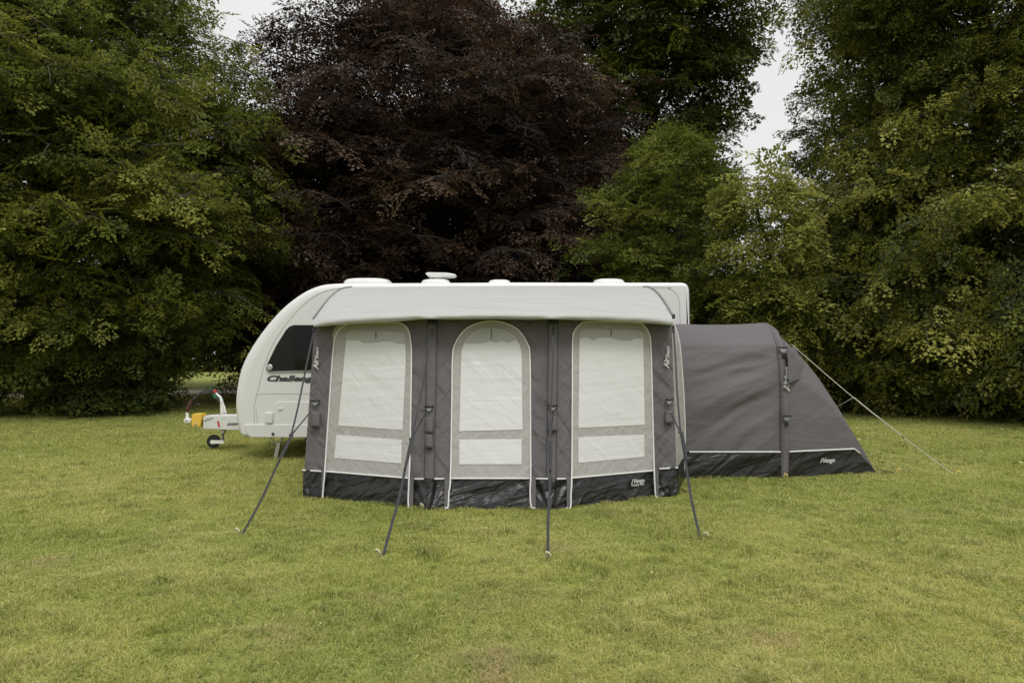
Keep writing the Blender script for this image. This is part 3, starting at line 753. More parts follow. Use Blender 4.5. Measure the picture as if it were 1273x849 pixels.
# cables
pts = []
for i in range(90):                     # coiled black cable looping over the coupling
    t = i / 89
    cx = 240.2 + (266.5 - 240.2) * t; cyy = 496 - 10.5 * math.sin(min(1, t * 1.15) * math.pi * .62)
    q = t * 2 * math.pi * 11; p = Vector(PD(cx, cyy)); pts.append(p + Vector((math.cos(q) * .012, math.sin(q) * .022, math.sin(q) * .02)))
MB().tube(pts, .0085, 5).build('coiled_cable', M['black'], car)
pts = [p + Vector((.02, .03, .0)) for p in [Vector(PD(236.5, 507)), Vector(PD(240, 497)), Vector(PD(246, 489)), Vector(PD(254, 485.5)), Vector(PD(262, 484)), Vector(PD(268, 487))]]
MB().tube(pts, .008, 6).build('power_cable', M['black'], car)
MB().tube([PD(266, 487), PD(267.5, 492.5), PD(272.4, 499.3)], [.02, .034, .026], 10).build('cable_plug', M['black'], car)
MB().tube([PD(266.2, 489.5, YD - .02), PD(268.2, 494.5, YD - .02)], [.028, .03], 10).build('plug_cap', M['green'], car)
MB().tube([PD(258, 487), PD(262.3, 482.6), PD(266, 485)], .009, 6).build('cable_end', M['green'], car)
MB().tube([PD(243.5, 501.5), PD(246.5, 502.5), PD(249.2, 502.2)], [.012, .02, .02], 8).build('dangling_plug', M['black'], car)
MB().tube([PD(253, 523, YD - .13), PD(262, 520, YD - .13), PD(270, 517, YD - .1), PD(284, 511.5), PD(294, 507.3)], .005, 5).build('breakaway_cable', M['grey_plastic'], car)

# ------------------------------------------------------------------ awning
AX0, AX1 = 376.0, 842.0
aw = thing('awning', (G(610, 632)[0], 8.4, 0), 'grey inflatable caravan awning with three arched windows and a white roof', 'awning')
kx = [370, 376, 400, 510, 533, 560, 612, 662, 686, 710, 815, 842, 850]
kb = [617, 617.3, 618.8, 630.8, 633, 632.3, 632.3, 632.3, 633, 630.8, 617.3, 616, 616]
kl = [.25, .25, .27, .42, .46, .46, .46, .46, .46, .42, .27, .25, .25]
def ybot(px): return float(np.interp(px, kx, kb))
YT = 388.0
kyb = [GY(b) for b in kb]
def fold(px, py):
    """small unevenness of the cloth, metres towards the camera"""
    dd = .035 * (math.exp(-((px - (533 + 4 * (632 - py) / 235)) / 9) ** 2) + math.exp(-((px - (684 + 4 * (632 - py) / 235)) / 9) ** 2))
    dd += .02 * (math.exp(-((px - 388) / 12) ** 2) + math.exp(-((px - 835) / 11) ** 2))
    return dd
def xcol(px, py):
    """front wall column of a pixel: side edges lean in towards the top"""
    t = (617 - py) / (617 - 404.0)
    xl = 376 + 15 * t; xr = 842 - 7 * t
    return xl, xr
def wallY(px, py):
    yb = float(np.interp(px, kx, kyb)); b = ybot(px)
    t = (b - py) / (b - 400.0)
    return yb + float(np.interp(px, kx, kl)) * t - fold(px, py)
def W(px, py, off=0.0):
    return P(px, py, wallY(px, py) - off)

hx = [391, 410, 430, 470, 500, 520, 535, 560, 612, 660, 686, 700, 730, 760, 800, 835]
hy = [406.5, 404.8, 403.2, 400.8, 399.2, 397.2, 396.6, 397.3, 396.4, 397.4, 396.8, 397.2, 398.2, 399.3, 401.6, 404.3]
bx_ = [391, 400, 430, 470, 500, 525, 537, 560, 612, 660, 684, 700, 760, 810, 835]
by_ = [396.5, 394.0, 391.0, 388.6, 387.8, 386.6, 387.6, 386.0, 385.8, 386.0, 387.2, 387.0, 387.4, 389.6, 393.2]
# front wall of mauve-grey cloth
rows = []
for py in np.concatenate([np.linspace(YT, 600, 70), np.linspace(604, 640, 12)]):
    xl, xr = xcol(0, py); row = []
    for u in np.linspace(0, 1, 190):
        px = xl + (xr - xl) * u; b = ybot(px) - 1.2
        row.append(W(px, max(min(py, b), float(np.interp(px, bx_, by_)) + 3)))
    rows.append(row)
rg = rows
fw = MB().grid(rows).build('front_wall', M['grey_cloth'], aw)

def strip(name, mat, parent, left, right, y0, y1, off=.006, nr=40, nc=8, round_top=0, ragged=0, seed=0, edge=None):
    """cloth patch on the front wall between two pixel polylines (x as a function of y)"""
    fl = lambda y: float(np.interp(y, [p[1] for p in left], [p[0] for p in left]))
    fr = lambda y: float(np.interp(y, [p[1] for p in right], [p[0] for p in right]))
    rows = []
    for i in range(nr + 1):
        t = i / nr; row = []
        for j in range(nc + 1):
            u = j / nc
            a0 = y0(u) if callable(y0) else y0; a1 = y1(u) if callable(y1) else y1
            if ragged and t > .99: a1 += ragged * vnoise(u * 9, 0, seed) * 2
            tt = t ** 1.6 if round_top else t
            py = a0 + (a1 - a0) * tt
            L_, R_ = fl(py), fr(py)
            if round_top:
                dy = py - a0
                if dy < round_top:
                    k = round_top - math.sqrt(max(0, round_top ** 2 - (round_top - dy) ** 2)); L_ += k; R_ -= k
            row.append(W(L_ + (R_ - L_) * u, py, off))
        rows.append(row)
    return MB().grid(rows).build(name, mat, parent)

def pipe(name, mat, parent, pts, r=.008, off=.012):
    return MB().tube([W(a, b, off + (.04 * min(1, max(0, (b - 575) / 12)) if off < .015 else 0)) for a, b in pts], r, 6).build(name, mat, parent)

# skirt line (top edge of the black mud flap)
slx = [376, 400, 404, 508, 514, 533, 553, 560, 660, 665, 686, 706, 711, 814, 818, 843]
sly = [584, 585.5, 585.5, 594, 595, 595, 594.8, 594.3, 594.3, 594.6, 595, 594.6, 593.8, 584.4, 582.5, 581]
def sline(px): return float(np.interp(px, slx, sly))
rows = []
for i in range(15):
    t = i / 14; row = []
    for u in np.linspace(0, 1, 260):
        py0 = 600; xl, xr = xcol(0, 600); xl -= .5; xr += .6
        px = xl + (xr - xl) * u; a = sline(px); b = ybot(px)
        py = a + (b - a) * t
        # tension pleats that run from the peg-down points up to the skirt line
        pl = 0
        for pc in (386, 533, 686, 832):
            dx = (px - pc) / (6 + 22 * (1 - t)); pl += .018 * math.exp(-dx * dx * .6) * math.sin((px - pc) / (.6 + 2.6 * (1 - t)) ) * (1 - t * .5)
        pl += .035 * float(fbm(np.array(px * .05 + t * 1.5), np.array(t * 1.2 + px * .01), 40)) * (1 - abs(2 * t - 1)) + .02 * t
        row.append(W(px, py, .006 + max(-.004, pl)))
    rows.append(row)
ms = MB().grid(rows).build('mud_skirt', M['pvc'], aw)

def window(name, L_, R_, top, bottomL, bottomR, rtop, panes, hdr, pip):
    bd = strip(name, M['beige_cloth'], aw, L_, R_, top, lambda u: bottomL + (bottomR - bottomL) * u, .006, 60, 14, rtop)
    for k, (pl, pr, t0, t1, b0, b1, rt) in enumerate(panes):
        strip('pane', M['blind'], bd, pl, pr, lambda u, t0=t0, t1=t1: t0 + (t1 - t0) * u, lambda u, b0=b0, b1=b1: b0 + (b1 - b0) * u, .011, 44, 14, rt)
    pl, pr, t0, t1, b0, b1, rt = panes[0]
    strip('blind_header', M['blind_shade'], bd, [(a + .4, b) for a, b in pl], [(a - .4, b) for a, b in pr], lambda u: t0 + (t1 - t0) * u + .5, lambda u: hdr + (t1 - t0) * u, .014, 14, 24, rt, 3.0, int(top))
    xm = (np.interp(hdr, [p[1] for p in pl][::1], [p[0] for p in pl]) + np.interp(hdr, [p[1] for p in pr], [p[0] for p in pr])) / 2
    MB().tube([W(xm, t0 + 1, .019), W(xm - .2, hdr - 3, .019)], .006, 5).build('blind_toggle', M['grey_plastic'], bd)
    pipe('piping', M['white_piping'], bd, pip)
    return bd

window('left_window', [(412, 400), (415, 430), (411.5, 470), (404, 590)], [(509.5, 400), (511.5, 450), (509.3, 596)], 401, 585, 594.2, 17,
       [([(431.5, 410), (429.5, 430), (420.3, 531)], [(504, 410), (504.5, 450), (500.4, 535)], 411, 413.5, 529, 534.5, 9),
        ([(418, 540), (415.5, 570)], [(499.6, 545), (499, 577)], 540, 546.5, 569, 576, 0)], 424,
       catmull([(401, 619), (402.5, 600), (403.8, 585), (411.5, 470), (414.3, 435), (416.5, 420), (422, 409), (431, 403.5), (442, 401.8), (490, 400.8), (501, 403.5), (508, 411), (511, 428), (511.5, 450), (509.8, 560), (508.3, 600), (507.8, 629), (513, 631)], 4))
window('centre_window', [(562, 400), (563, 440), (560.2, 594)], [(657.5, 400), (659, 440), (659.7, 594)], 399.5, 594.2, 594.2, 44,
       [([(574, 408), (573.5, 440), (571, 536)], [(648, 408), (648.6, 440), (649.6, 534)], 408.5, 408.5, 535.8, 534, 33),
        ([(571, 545), (571, 578)], [(648.6, 545), (648.4, 578)], 546, 545.5, 577, 577, 0)], 425,
       catmull([(553, 631), (557, 630), (558, 612), (560, 594), (561.7, 500), (562.6, 444), (566, 427), (577, 411), (592, 402.5), (611, 399), (630, 402.5), (645, 411), (655.5, 427), (658.8, 444), (659.5, 520), (659.7, 594), (659, 608), (660.3, 629.5), (665.5, 631.3)], 4))
window('right_window', [(711.8, 400), (712, 430), (711, 594)], [(806, 400), (808.6, 430), (813.3, 588)], 400.5, 593.6, 584.4, 17,
       [([(720.4, 409), (719, 532)], [(799.5, 409), (799.8, 430), (801.6, 530)], 409, 411, 531.8, 528, 8),
        ([(719, 542), (719, 577)], [(801, 539), (801, 569)], 543.2, 539.8, 575.3, 567.8, 0)], 420,
       catmull([(704, 631), (709.3, 630.2), (709.8, 612), (710.8, 594), (711.5, 500), (711.8, 425), (714.5, 411), (722, 402.5), (731, 400.2), (790, 400.8), (800, 404.5), (806, 413), (809, 430), (811, 500), (813.3, 584), (815, 616), (817.5, 617)], 4))
# grey zip flaps that run down over the skirt beside each window
for a, b, c_, d_ in ((400.5, 404, 399, 401.5), (508.5, 514.5, 508.5, 513.5), (552.6, 559.5, 552.6, 557.6), (660, 666, 660.3, 666), (704.5, 711, 704.5, 710), (814, 818.5, 815, 819)):
    strip('zip_flap', M['grey_sleeve'], aw, [(a, 560), (c_, 632)], [(b, 560), (d_, 632)], lambda u, a=a: sline(a) - 3, lambda u, a=a: ybot(a) - 1.5, .046, 14, 2)
# white reflective trim along the skirt line
for a, b in ((376, 380), (386, 399.5), (404.5, 507.5), (515, 526.5), (540, 552), (560, 659.5), (666.5, 681), (692, 703.5), (711.5, 813), (819.5, 833), (839.5, 842.5)):
    xs_ = np.linspace(a, b, max(3, int((b - a) / 6)))
    pipe('skirt_trim', M['white_piping'], ms, [(x, sline(x) + .2) for x in xs_], .0085, .019)
# air beam sleeves, their valve pockets and buckles
for xb, xt, wl in ((533.5, 537.5, 6.2), (685.5, 688, 6.0)):
    sl_ = strip('beam_sleeve', M['grey_sleeve'], aw, [(xt - wl, 392), (xb - wl, 595)], [(xt + wl, 392), (xb + wl, 595)], 390, 594.5, .014, 40, 6)
    for s in (-1, 1):
        MB().tube([W(xt + s * wl, 392, .018), W(xb + s * wl, 594, .018)], .0025, 5).build('sleeve_seam', M['strap'], sl_)
    MB().grid([[W(xt + dx, py, .02) for dx in (-6, 0, 6)] for py in (397, 400, 403)]).build('beam_loop', M['strap'], sl_, solid=.006)
def pocket(x0, x1, y0, y1, y2, parent=aw, off=.02):
    pk = MB()
    def pan(a, b, c_, d_, o0, o1):
        rows = []
        for i in range(7):
            t = i / 6; rows.append([W(a + (b - a) * u, c_ + (d_ - c_) * t, o0 + (o1 - o0) * math.sin(t * math.pi * .5) + .012 * math.sin(u * math.pi)) for u in np.linspace(0, 1, 5)])
        pk.grid(rows)
    pan(x0, x1, y0, y1, off, off + .02)
    if y2: pan(x0 + .3, x1 - .8, y1 + 1, y2, off, off + .025)
    o = pk.build('valve_pocket', M['grey_sleeve'], parent, solid=.006)
    b = MB().grid([[W(x0 + (x1 - x0) * u, py, off + .022) for u in (0, .5, 1)] for py in (y0 - 14.5, y0 - 12)]).build('buckle', M['black'], o, solid=.012)
    MB().add([W(x0 + 1.5, y0 - 11.5, off + .02), W(x1 - 1.5, y0 - 11.5, off + .02), W((x0 + x1) / 2 + 1, y0 - 7.5, off + .03), W((x0 + x1) / 2 - 1.5, y0 - 7.5, off + .03)], [(3, 2, 1, 0)]).build('buckle_tongue', M['grey_plastic'], o, solid=.008, smooth=False)
    MB().grid([[W(x0 + 3 + (x1 - x0 - 6) * u, py, off + .04) for u in (0, .5, 1)] for py in ((y2 or y1) - 2.8, (y2 or y1) + .8)]).build('pull_tab', M['black'], o, solid=.008)
    return o
pocket(528, 539, 518.5, 537.5, 557)
pocket(681, 693, 517.5, 536, None)
pocket(386, 397.5, 511.5, 531, None)
pocket(827, 837, 510, 526.5, None)
# vertical beam seams at the corners
for a, b in (((405, 404), (392, 584)), ((822, 403), (829, 582))):
    pass
# writing on the corner beams
def beam_logo(px, y_low, size, parent=aw):
    vs1, fs1 = text_points('Air', size * 1.45, .3, size * .06, 1.0); w1 = max(v[0] for v in vs1) - size * .12
    vs2, fs2 = text_points('Beam', size, .3, size * .03, 1.0)
    vs = vs1 + [(v[0] + w1, v[1], v[2]) for v in vs2]; fs = fs1 + [tuple(i + len(vs1) for i in f) for f in fs2]
    o_ = Vector(W(px, y_low, .03)); up = Vector(W(px + .6, y_low - 20, .03)) - o_; side = Vector(W(px - 5, y_low, .03)) - o_
    return lettering('beam_logo', vs, fs, o_, up, side, M['white_print'], parent)
beam_logo(395.3, 458.5, .056); beam_logo(831.4, 457.5, .056)
# maker's mark and model name on the skirt
def emblem_word(word, size):
    vs, fs = text_points(word, size, .25, size * .045, 1.02)
    k = len(vs); s = size
    pts = [(-.42, -.02), (-.18, -.02), (.13, .70), (-.03, .70)]           # slanted peak stroke in front of the word
    vs += [(a * s, b * s, 0) for a, b in pts] + [(a * s, b * s, .002) for a, b in pts]
    fs += [(k + 4, k + 5, k + 6, k + 7)] + [(k + i, k + (i + 1) % 4, k + 4 + (i + 1) % 4, k + 4 + i) for i in range(4)]
    return vs, fs
tx = Vector(W(800, 600, .035)) - Vector(W(784, 600.0 + (ybot(784) - ybot(800)) * .8, .035))
vs, fs = emblem_word('Vango', .058); lettering('skirt_logo', vs, fs, W(787, 600.3, .05), tx, (0, 0, 1), M['white_print'], ms)
vs, fs = text_points('Tuscany 400', .036, .2, .0012, .92); lettering('model_lettering', vs, fs, W(784.4, 604.4, .05), tx, (0, 0, 1), M['white_print'], ms)

# roof canopy: from the caravan's awning rail over the front beam and down to the hem
nu = 150; prof_n = 16; cols = []
for i in range(nu + 1):
    u = i / nu
    pf = 390.5 + (835.5 - 390.5) * u; pbk = 438 + (799 - 438) * u
    yt = wallY(pf, 400) + fold(pf, 400)
    hb_, bb_ = float(np.interp(pf, hx, hy)), float(np.interp(pf, bx_, by_))
    back = Vector(P(pbk, 357.2, 9.96)); brow = Vector(P(pf, bb_, yt - .16))
    col = []
    edge = min(u, 1 - u) * nu / 6
    for k in range(13):                        # roof plane, slightly arched by the beams
        t = k / 12; p = back.lerp(brow, t)
        p.z += .10 * math.sin(math.pi * t)
        p.z += .012 * float(fbm(np.array(u * 10.), np.array(t * 2.), 50)) * math.sin(math.pi * t)
        col.append(p)
    h = Vector(P(pf, hb_, yt - .27))
    pin = sum(math.exp(-((pf - c0) / 11) ** 2) for c0 in (535, 686))
    bul = (.075 - .035 * pin) * min(1, .45 + edge * .5)
    wob = .012 * float(fbm(np.array(pf * .035), np.array(1.), 60))
    for t in (.12, .3, .5, .7, .88):
        p = brow.lerp(h, t); p.y -= bul * math.sin(math.pi * (t * .9 + .05)) + wob; col.append(p)
    col.append(h)
    col.append(Vector(P(pf, hb_ + .2, yt - .2))); col.append(Vector(P(pf, hb_ - 3.5, yt + .03)))
    cols.append(col)
ca = MB().grid([list(c_) for c_ in cols]).build('canopy', M['roof_cloth'], aw, sharp=70)
# grey gores closing the ends of the canopy
for name_, col, s in (('left', cols[0], -1), ('right', cols[-1], 1)):
    rows = []
    for k in range(0, 13):
        p = col[k]; t = k / 12; w_ = .03 + (.11 if s > 0 else .07) * math.sin(math.pi * (t * .9 + .05))
        w_ *= 1 - .75 * t; rows.append([(p.x + s * .002, p.y, p.z - .003), (p.x + s * .02, p.y + .02, p.z - w_ * .5), (p.x + s * .012, p.y + .03, p.z - w_)])
    MB().grid(rows).build('roof_edge', M['grey_cloth'], ca)
    for cpos, w_ in (): pass
MB().tube([cols[0][k] + Vector((-.008, -.004, .008)) for k in range(13)], .009, 6).build('edge_binding', M['grey_plastic'], ca)
MB().tube([cols[-1][k] + Vector((.008, -.004, .008)) for k in range(13)], .012, 6).build('edge_binding', M['grey_plastic'], ca)
MB().box(P(837.3, 393.5, 7.35), (.03, .03, .05)).build('corner_clip', M['black'], ca, bevel=.004)

# side walls
def sidewall(front, back, name, mat, parent=aw, nc=10):
    rows = []
    n_ = len(front)
    for i in range(n_):
        a, b = Vector(front[i]), Vector(back[i]); rows.append([tuple(a.lerp(b, u)) for u in np.linspace(0, 1, nc)])
    return MB().grid(rows).build(name, mat, parent)
tv = np.linspace(0, 1, 24)
fl_ = [W(xcol(0, 398 + 218 * t)[0] + .3, 398 + 218 * t) for t in tv]
xbk = P(437, 360, 9.95)[0]
bl_ = [(xbk - .15 * t, 9.95, 2.48 - 2.44 * t) for t in tv]
sidewall(fl_, bl_, 'side_wall', M['grey_cloth'])
fl_ = [W(xcol(0, 398 + 217.5 * t)[1] - .3, 398 + 217.5 * t) for t in tv]
# right side: door strip in beige between the corner beam and the white piped zip edge
edge_px = catmull([(836.5, 398), (839, 406), (844.5, 425), (847.5, 455), (850, 490), (851.5, 530), (851.5, 560), (850.5, 580), (849.5, 595.5)], 5)
ey = np.array([p[1] for p in edge_px]); ex = np.array([p[0] for p in edge_px])
def edge_pt(t, dx=0):
    py = 398 + 197.5 * t
    yy = 8.2 + .22 * t
    return P(float(np.interp(py, ey, ex)) + dx, py, yy)
ed = [edge_pt(t) for t in tv]
dr = sidewall(fl_, ed, 'side_door_panel', M['beige_cloth'])
MB().tube([P(p[0], p[1], 8.17 + .22 * (p[1] - 398) / 197.5) for p in edge_px], .0095, 6).build('piping', M['white_piping'], dr)
MB().tube([P(p[0] - 3.0 - 2.2 * math.sin((p[1] - 398) / 197.5 * 3.0), p[1], 8.12 + .22 * (p[1] - 398) / 197.5) for p in edge_px[3:-3]], .011, 6).build('door_zip', M['strap'], dr)
bl_ = [(1.95 + .15 * t, 9.95, 2.48 - 2.44 * t) for t in tv]
sidewall(ed, bl_, 'side_wall', M['grey_cloth'])
# low black skirt of the right side wall
rows = []
for t in np.linspace(0, 1, 5):
    rows.append([tuple(Vector(W(841.8, 581.5 + 34 * t, .01)).lerp(Vector(P(850.5, 566 + 29 * t, 8.4)), u) + Vector((.006, 0, 0))) for u in np.linspace(0, 1, 6)])
MB().grid(rows).build('side_skirt', M['pvc'], aw)
MB().tube([P(842, 593, 8.38), P(846, 594.5, 8.36), P(850, 595.4, 8.34)], .01, 6).build('skirt_foot', M['white_piping'], aw)
# peg-down ladder straps at the front corners
for a, b, pe in (((377, 609), (361.5, 618.5), None), ((842, 603), (856, 612.5), None)):
    q0, q1 = Vector(W(a[0], a[1], .02)), Vector(G(*b))
    MB().ribbon([q0, q0.lerp(q1, .5) - Vector((0, 0, .02)), q1 + Vector((0, 0, .02))], .022, (0, 1, .3)).build('peg_strap', M['black'], aw)
for xb in (533, 685):
    MB().ribbon([W(xb, 619, .05), W(xb - 1, 628, .06), W(xb - 3.5, 634.2, .07)], .03, (1, 0, 0)).build('peg_strap', M['black'], aw)
    MB().tube([W(xb + 3, 613, .045), W(xb - 1, 620, .05), W(xb + 2, 623, .05)], .005, 5).build('drawcord', M['grey_plastic'], aw)

# ------------------------------------------------------------------ annexe
def arch(a, s=1.0, z=1.96):
    """cross-section of the annexe tunnel: a from 0 (front foot) to 1 (back foot) -> (y, z)"""
    A = [0, .08, .18, .28, .36, .43, .5, .57, .64, .72, .82, .92, 1]
    Yv = [8.52, 8.54, 8.60, 8.69, 8.82, 9.05, 9.40, 9.78, 10.02, 10.16, 10.25, 10.3, 10.32]
    Zv = [0, .42, .92, 1.36, 1.66, 1.86, z, 1.88, 1.66, 1.36, .92, .42, 0]
    return float(np.interp(a, A, Yv)), float(np.interp(a, A, Zv))
ax = thing('annexe', (3.2, 9.4, 0), 'dark grey tunnel tent annexe joined to the right end of the awning', 'tent annexe')
XL, XB = P(850.5, 594, 8.5)[0], P(973, 594, 8.5)[0]
NA = 150; aa = np.linspace(0, 1, NA + 1)
def xbeam(a): return XB + .10 * math.sin(math.pi * a) + .0
def afold(x, a):
    """slack in the cloth between the awning and the beam: sagging, mostly level folds that fan out from the lower left"""
    u = (x - XL) / (XB - XL); m = max(0, math.sin(math.pi * min(1, max(0, u))))
    zz = a * 9
    up = min(1, max(0, (a - .12) / .28))                      # level folds near the ridge, slanting ones lower down
    def ridge(v, w_, sd): return .5 - abs(2 * float(fbm(np.array(v), np.array(w_), sd, 2)))
    f_ = .07 * float(fbm(np.array(zz * .8 - u * 1.4 * (1 - up)), np.array(u * .7), 70))
    f_ += .065 * ridge(zz * .95 - u * 2.6 * (1 - up) + .25 * u, u * .55 + .3 * zz * (1 - up), 75) + .034 * ridge(zz * 2.2 - u * 3.5 * (1 - up) - .4 * u, u * .9, 78)
    return f_ * m ** .7
ZS = .30                                     # skirt height
rows = []
for a in aa:
    y, z = arch(a); row = []
    for u in np.linspace(0, 1, 110):
        x = XL + (xbeam(a) - XL) * u - (0.03 * (1 - u)) * math.sin(math.pi * a)
        ny = -1 if a < .5 else 1
        k = afold(x, a); lip = min(1, z / .35)
        top = math.exp(-((a - .5) / .13) ** 2)
        row.append((x, y + ny * (k - .02) * (1 - top) * lip, z + (k * .5 + .012 * u) * top - .02 * math.sin(math.pi * u) * top))
    rows.append(row)
MB().grid(rows).build('tunnel_cloth', M['annexe_cloth'], ax, sharp=80)
# sloping end: the lower sides stretch out to two ground corners
C0 = Vector((P(1089, 587.5, GY(587.5))[0], GY(587.5), 0)); C1 = Vector((C0.x - .05, 10.1, 0))
def endpt(a):
    if a < .30: return C0
    if a > .70: return C1
    return C0.lerp(C1, (a - .30) / .40)
rows = []
for a in aa:
    y, z = arch(a); b = Vector((xbeam(a), y, z + .012 * math.exp(-((a - .5) / .13) ** 2))); e_ = endpt(a); row = []
    for u in np.linspace(0, 1, 24):
        p = b.lerp(e_, u)
        bul = .16 * math.sin(math.pi * u) * math.sin(math.pi * a); p += Vector((.8 * bul, 0, .75 * bul)) * max(0, 1 - 1.2 * abs(a - .5))
        p.z += .05 * math.sin(math.pi * u) * (a > .04) * (a < .96)
        row.append(tuple(p))
    rows.append(row)
MB().grid(rows).build('end_wall', M['annexe_cloth'], ax, sharp=80)
# black skirt round the foot
def lowline(h):
    """the foot line raised to height h: awning joint -> beam -> corner"""
    out = []
    for u in np.linspace(0, 1, 40):
        y = float(np.interp(h, [0, .42], [8.52, 8.54])); out.append(Vector((XL + (XB - XL) * u, y, h)))
    t = 0
    # along the triangle front of the end wall
    for u in np.linspace(.03, 1, 30):
        # end wall front face: from foot line to the crease beam-shoulder -> corner
        k = max(0, 1 - h / max(.001, 1.36 * (1 - u) + 1e-6)) if False else 0
        base_ = Vector((XB, 8.52, 0)).lerp(C0, u)
        lim = (1 - u) * 1.45
        hh = min(h, lim)
        out.append(Vector((base_.x, base_.y + .03 * hh, hh)))
    return out
sk_rows = []
for i in range(9):
    t = i / 8; h = .325 * (1 - t)
    ln = lowline(h); row = []
    for j, p in enumerate(ln):
        rp_ = .03 * float(fbm(np.array(j * .16 + t * 2.2), np.array(t * 1.6 + j * .05), 80)) * math.sin(math.pi * min(1, t * .9 + .1))
        row.append((p.x, p.y - .014 - .012 * t - max(-.008, rp_), max(p.z, .004)))
    sk_rows.append(row)
asks = MB().grid(sk_rows).build('mud_skirt', M['pvc'], ax)
def skirt_top(px0, px1, n_=10):
    ln = lowline(.325); xs = [p.x / p.y * F for p in ln]; out = []
    for px in np.linspace(px0, px1, n_):
        q = px - CX
        out.append((float(np.interp(q, xs, [p.x for p in ln])), float(np.interp(q, xs, [p.y for p in ln])) - .026, float(np.interp(q, xs, [p.z for p in ln]))))
    return out
for a, b in ((855.5, 968), (979, 1066)):
    MB().tube(skirt_top(a, b, 14), .0095, 6).build('skirt_trim', M['white_piping'], asks)
vs, fs = emblem_word('Vango', .074)
lp = lowline(.10); q = P(1021, 574.5, 8.62)
lettering('skirt_logo', vs, fs, (q[0], 8.52 + (C0.y - 8.52) * (q[0] - XB) / (C0.x - XB) - .075, q[2]), (C0.x - XB, C0.y - 8.52, 0), (0, 0, 1), M['white_print'], asks)
# beam sleeve that arches over the annexe
pts_f = []
for a in np.linspace(.0, 1, 50):
    y, z = arch(a); ny = -1 if a < .5 else 1
    pts_f.append((xbeam(a) + .02, y - ny * .015, max(z - .03 * math.sin(math.pi * a), .02)))
bs = MB().tube(pts_f, .058, 10).build('beam_sleeve', M['annexe_cloth'], ax)
def on_beam(py, dx=0, off=.065):
    best = min(np.linspace(.01, .45, 300), key=lambda a: abs(444 - (arch(a)[1] - CAMZ) / arch(a)[0] * F - py))
    y, z = arch(best); return Vector((xbeam(best) + .02 + dx, y - off, z))
for py in (432, 516):
    q = on_beam(py)
    bk = MB().box(q, (.115, .02, .024)).build('buckle', M['black'], bs, bevel=.004)
    MB().add([on_beam(py + 2, -.045), on_beam(py + 2, .045), on_beam(py + 6.5, .02), on_beam(py + 6.5, -.02)], [(3, 2, 1, 0)]).build('buckle_tongue', M['grey_plastic'], bk, solid=.01, smooth=False)
    MB().box(on_beam(py + 10), (.04, .02, .055)).build('pull_tab', M['black'], bk, bevel=.006)
vs1, fs1 = text_points('Air', .096, .3, .006, 1.0); w1 = max(v[0] for v in vs1) - .006
vs2, fs2 = text_points('Beam', .07, .3, .004, 1.0)
vs = vs1 + [(v[0] + w1, v[1], v[2]) for v in vs2]; fs = fs1 + [tuple(i + len(vs1) for i in f) for f in fs2]
q0, q1 = on_beam(485, .035, .07), on_beam(460, .035, .07)
lettering('beam_logo', vs, fs, q0, q1 - q0, (-1, 0, 0), M['white_print'], bs)
# hooded vent on the end wall and its guy tab
def on_end(a, u):
    y, z = arch(a); return Vector((xbeam(a), y, z)).lerp(endpt(a), u)
hv = MB()
h0, h1 = on_beam(424, .06, .03), Vector(P(1006, 466, 8.95)); h2 = Vector(P(981, 475.5, 8.5)); h3 = Vector(P(979, 432, 8.66)); h4 = Vector(P(988, 431, 8.95))
hv.add([h3, h4, h1, h2], [(0, 1, 2, 3)]).add([h2, h1, Vector(h1) + Vector((-.04, .06, -.06)), Vector(h2) + Vector((-.02, .05, -.05))], [(0, 1, 2, 3)])
hv.build('vent_hood', M['annexe_cloth'], ax, solid=.008, smooth=False)
MB().add([P(1029, 499, 9.6), P(1040, 506.5, 9.6), P(1038, 511, 9.6), P(1031, 509, 9.6)], [(0, 1, 2, 3)]).build('guy_tab', M['strap'], ax, solid=.008, smooth=False)
q0, q1 = C0 + Vector((-.03, -.02, .09)), Vector(G(1111, 589.5))
MB().ribbon([q0, q0.lerp(q1, .45) - Vector((0, 0, .02)), q1 + Vector((0, 0, .025))], .03, (0, 1, .3)).build('peg_strap', M['black'], ax)

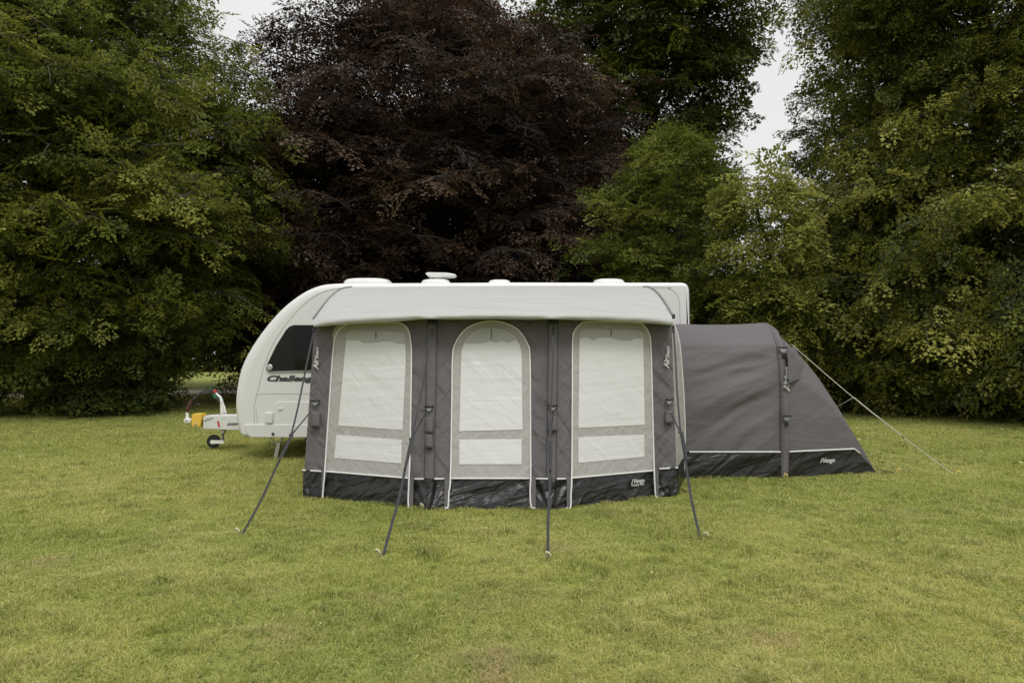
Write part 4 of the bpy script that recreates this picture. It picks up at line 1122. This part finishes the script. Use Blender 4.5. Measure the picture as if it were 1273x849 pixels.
# ------------------------------------------------------------------ guys and pegs
def storm_strap(label, top, topY, knot, tail, tailY, foot, wid=.022):
    ft = Vector(G(*foot)) + Vector((0, 0, .012)); tp = Vector(P(top[0], top[1], topY))
    # the knot lies on the line of the main strap
    t = (knot[1] - top[1]) / (foot[1] - top[1])
    lo, hi = 0., 1.
    for _ in range(30):
        m_ = (lo + hi) / 2; q_ = tp.lerp(ft, m_)
        if 444 - (q_.z - CAMZ) / q_.y * F < knot[1]: lo = m_
        else: hi = m_
    kn = Vector(P(knot[0], knot[1], tp.lerp(ft, lo).y))
    root = thing('storm_strap', tuple(ft), label, 'guy strap', 'storm straps holding the awning front')
    view = Vector((ft.x, ft.y, 0)).normalized(); side = view.cross(Vector((0, 0, 1)))
    MB().ribbon([tp.lerp(kn, q) - Vector((0, 0, .02 * math.sin(math.pi * q))) + side * .006 * math.sin(4 * q + ft.x) * math.sin(math.pi * q) for q in np.linspace(0, 1, 9)], wid * .8, side).build('upper_webbing', M['strap'], root)
    MB().ribbon([kn.lerp(ft, q) - Vector((0, 0, .022 * math.sin(math.pi * q))) + side * .008 * math.sin(5 * q + ft.x) * math.sin(math.pi * q) for q in np.linspace(0, 1, 11)], wid, side).build('lower_webbing', M['strap'], root)
    k2 = kn.lerp(ft, .28)
    MB().ribbon([kn + Vector((.012, -.012, 0)), kn.lerp(k2, .5) + Vector((.012, -.014, 0)), k2 + Vector((.008, -.012, 0))], wid, side).build('loose_end', M['strap'], root)
    MB().ribbon([Vector(P(tail[0], tail[1], tailY)), kn], wid * .7, side).build('side_webbing', M['strap'], root)
    MB().lathe(kn, [(.018, -.012), (.022, 0), (.018, .012)], 12, (0, -1, .4)).build('slider', M['black'], root)
    MB().tube([tp + Vector((0, -.005, .03)), tp, tp.lerp(kn, .05)], [.012, .016, .012], 8).build('top_clip', M['black'], root)
    return ft
feet = []
feet.append(storm_strap('dark webbing storm strap pegged farthest to the left, crossing in front of the caravan flank', (391.3, 407), 7.42, (362, 541), (386, 512), 7.32, (301.4, 665.5)))
feet.append(storm_strap('dark webbing storm strap slanting left from between the left and centre windows', (537, 412), 7.05, (511.5, 546), (530.5, 511), 6.85, (476.8, 692)))
feet.append(storm_strap('upright dark webbing storm strap between the centre and right windows', (688, 410), 7.05, (683.5, 548), (688.5, 510), 6.85, (681.3, 695)))
feet.append(storm_strap('dark webbing storm strap slanting right from the awning corner beside the annexe', (837, 408), 7.42, (846, 537), (834, 514), 7.32, (870, 671)))

gy_top = Vector((xbeam(.44) + .07, arch(.44)[0], arch(.44)[1])); gy_top = Vector(P(984, 428, 8.95))
gy_end = Vector(G(1185, 592)) + Vector((0, 0, .03))
gl = thing('guy_line', tuple(gy_end), 'thin pale guy line running from the annexe end to the lawn on the right', 'guy line')
pts = [gy_top.lerp(gy_end, t) - Vector((0, 0, .05 * math.sin(math.pi * t))) for t in np.linspace(0, 1, 24)]
MB().tube(pts, .0045, 5).build('cord', M['guy'], gl)
jn = pts[9]; MB().tube([P(1039, 506.5, 9.55), jn], .0055, 5).build('branch_cord', M['guy'], gl)
run = pts[16]; MB().box(run, (.04, .012, .014), Matrix.Rotation(R(35), 3, 'Y')).build('runner', M['black'], gl, bevel=.003)
MB().tube([p + Vector((0, -.012, .006)) for p in pts[9:17]], .004, 5).build('doubled_cord', M['guy'], gl)

def peg(label, pos, lean, mat, group='tent pegs round the awning and annexe'):
    p0 = Vector(pos); p0.z = 0
    root = thing('tent_peg', tuple(p0), label, 'tent peg', group)
    l = Vector(lean).normalized()
    MB().tube([p0 - l * .12, p0 - l * .02, p0 + l * .045], [.003, .006, .007], 8).build('stake', M['zinc'], root)
    h = p0 + l * .045
    MB().tube([h - l * .012, h + l * .012, h + l * .03, h + l * .034 + Vector((.016, -.012, -.003)), h + l * .020 + Vector((.030, -.022, -.012))], [.008, .011, .010, .008, .005], 10).build('peg_head', mat, root)
peg('cream headed peg at the foot of the leftmost storm strap', feet[0] + Vector((-.012, 0, 0)), (-.5, -.3, 1), M['peg_cream'])
peg('cream headed peg at the foot of the strap slanting left in front', feet[1] + Vector((-.02, -.01, 0)), (-.4, -.4, 1), M['peg_cream'])
peg('cream headed peg at the foot of the upright middle strap', feet[2] + Vector((-.006, -.015, 0)), (-.1, -.5, 1), M['peg_cream'])
peg('cream headed peg at the foot of the strap by the awning right corner', feet[3] + Vector((.012, 0, 0)), (.3, -.4, 1), M['peg_cream'])
peg('small pale peg under the skirt left of the centre window', G(524.5, 634.8), (-.1, -.3, 1), M['peg_cream'])
peg('yellow headed peg at the foot of the annexe beam', G(974, 596), (.1, -.3, 1), M['peg_yellow'])
peg('yellow headed peg at the pointed right corner of the annexe', G(1113, 588.5), (.4, -.2, 1), M['peg_yellow'])
peg('yellow headed peg at the lawn end of the pale guy line', G(1187, 592), (.4, -.2, 1), M['peg_yellow'])
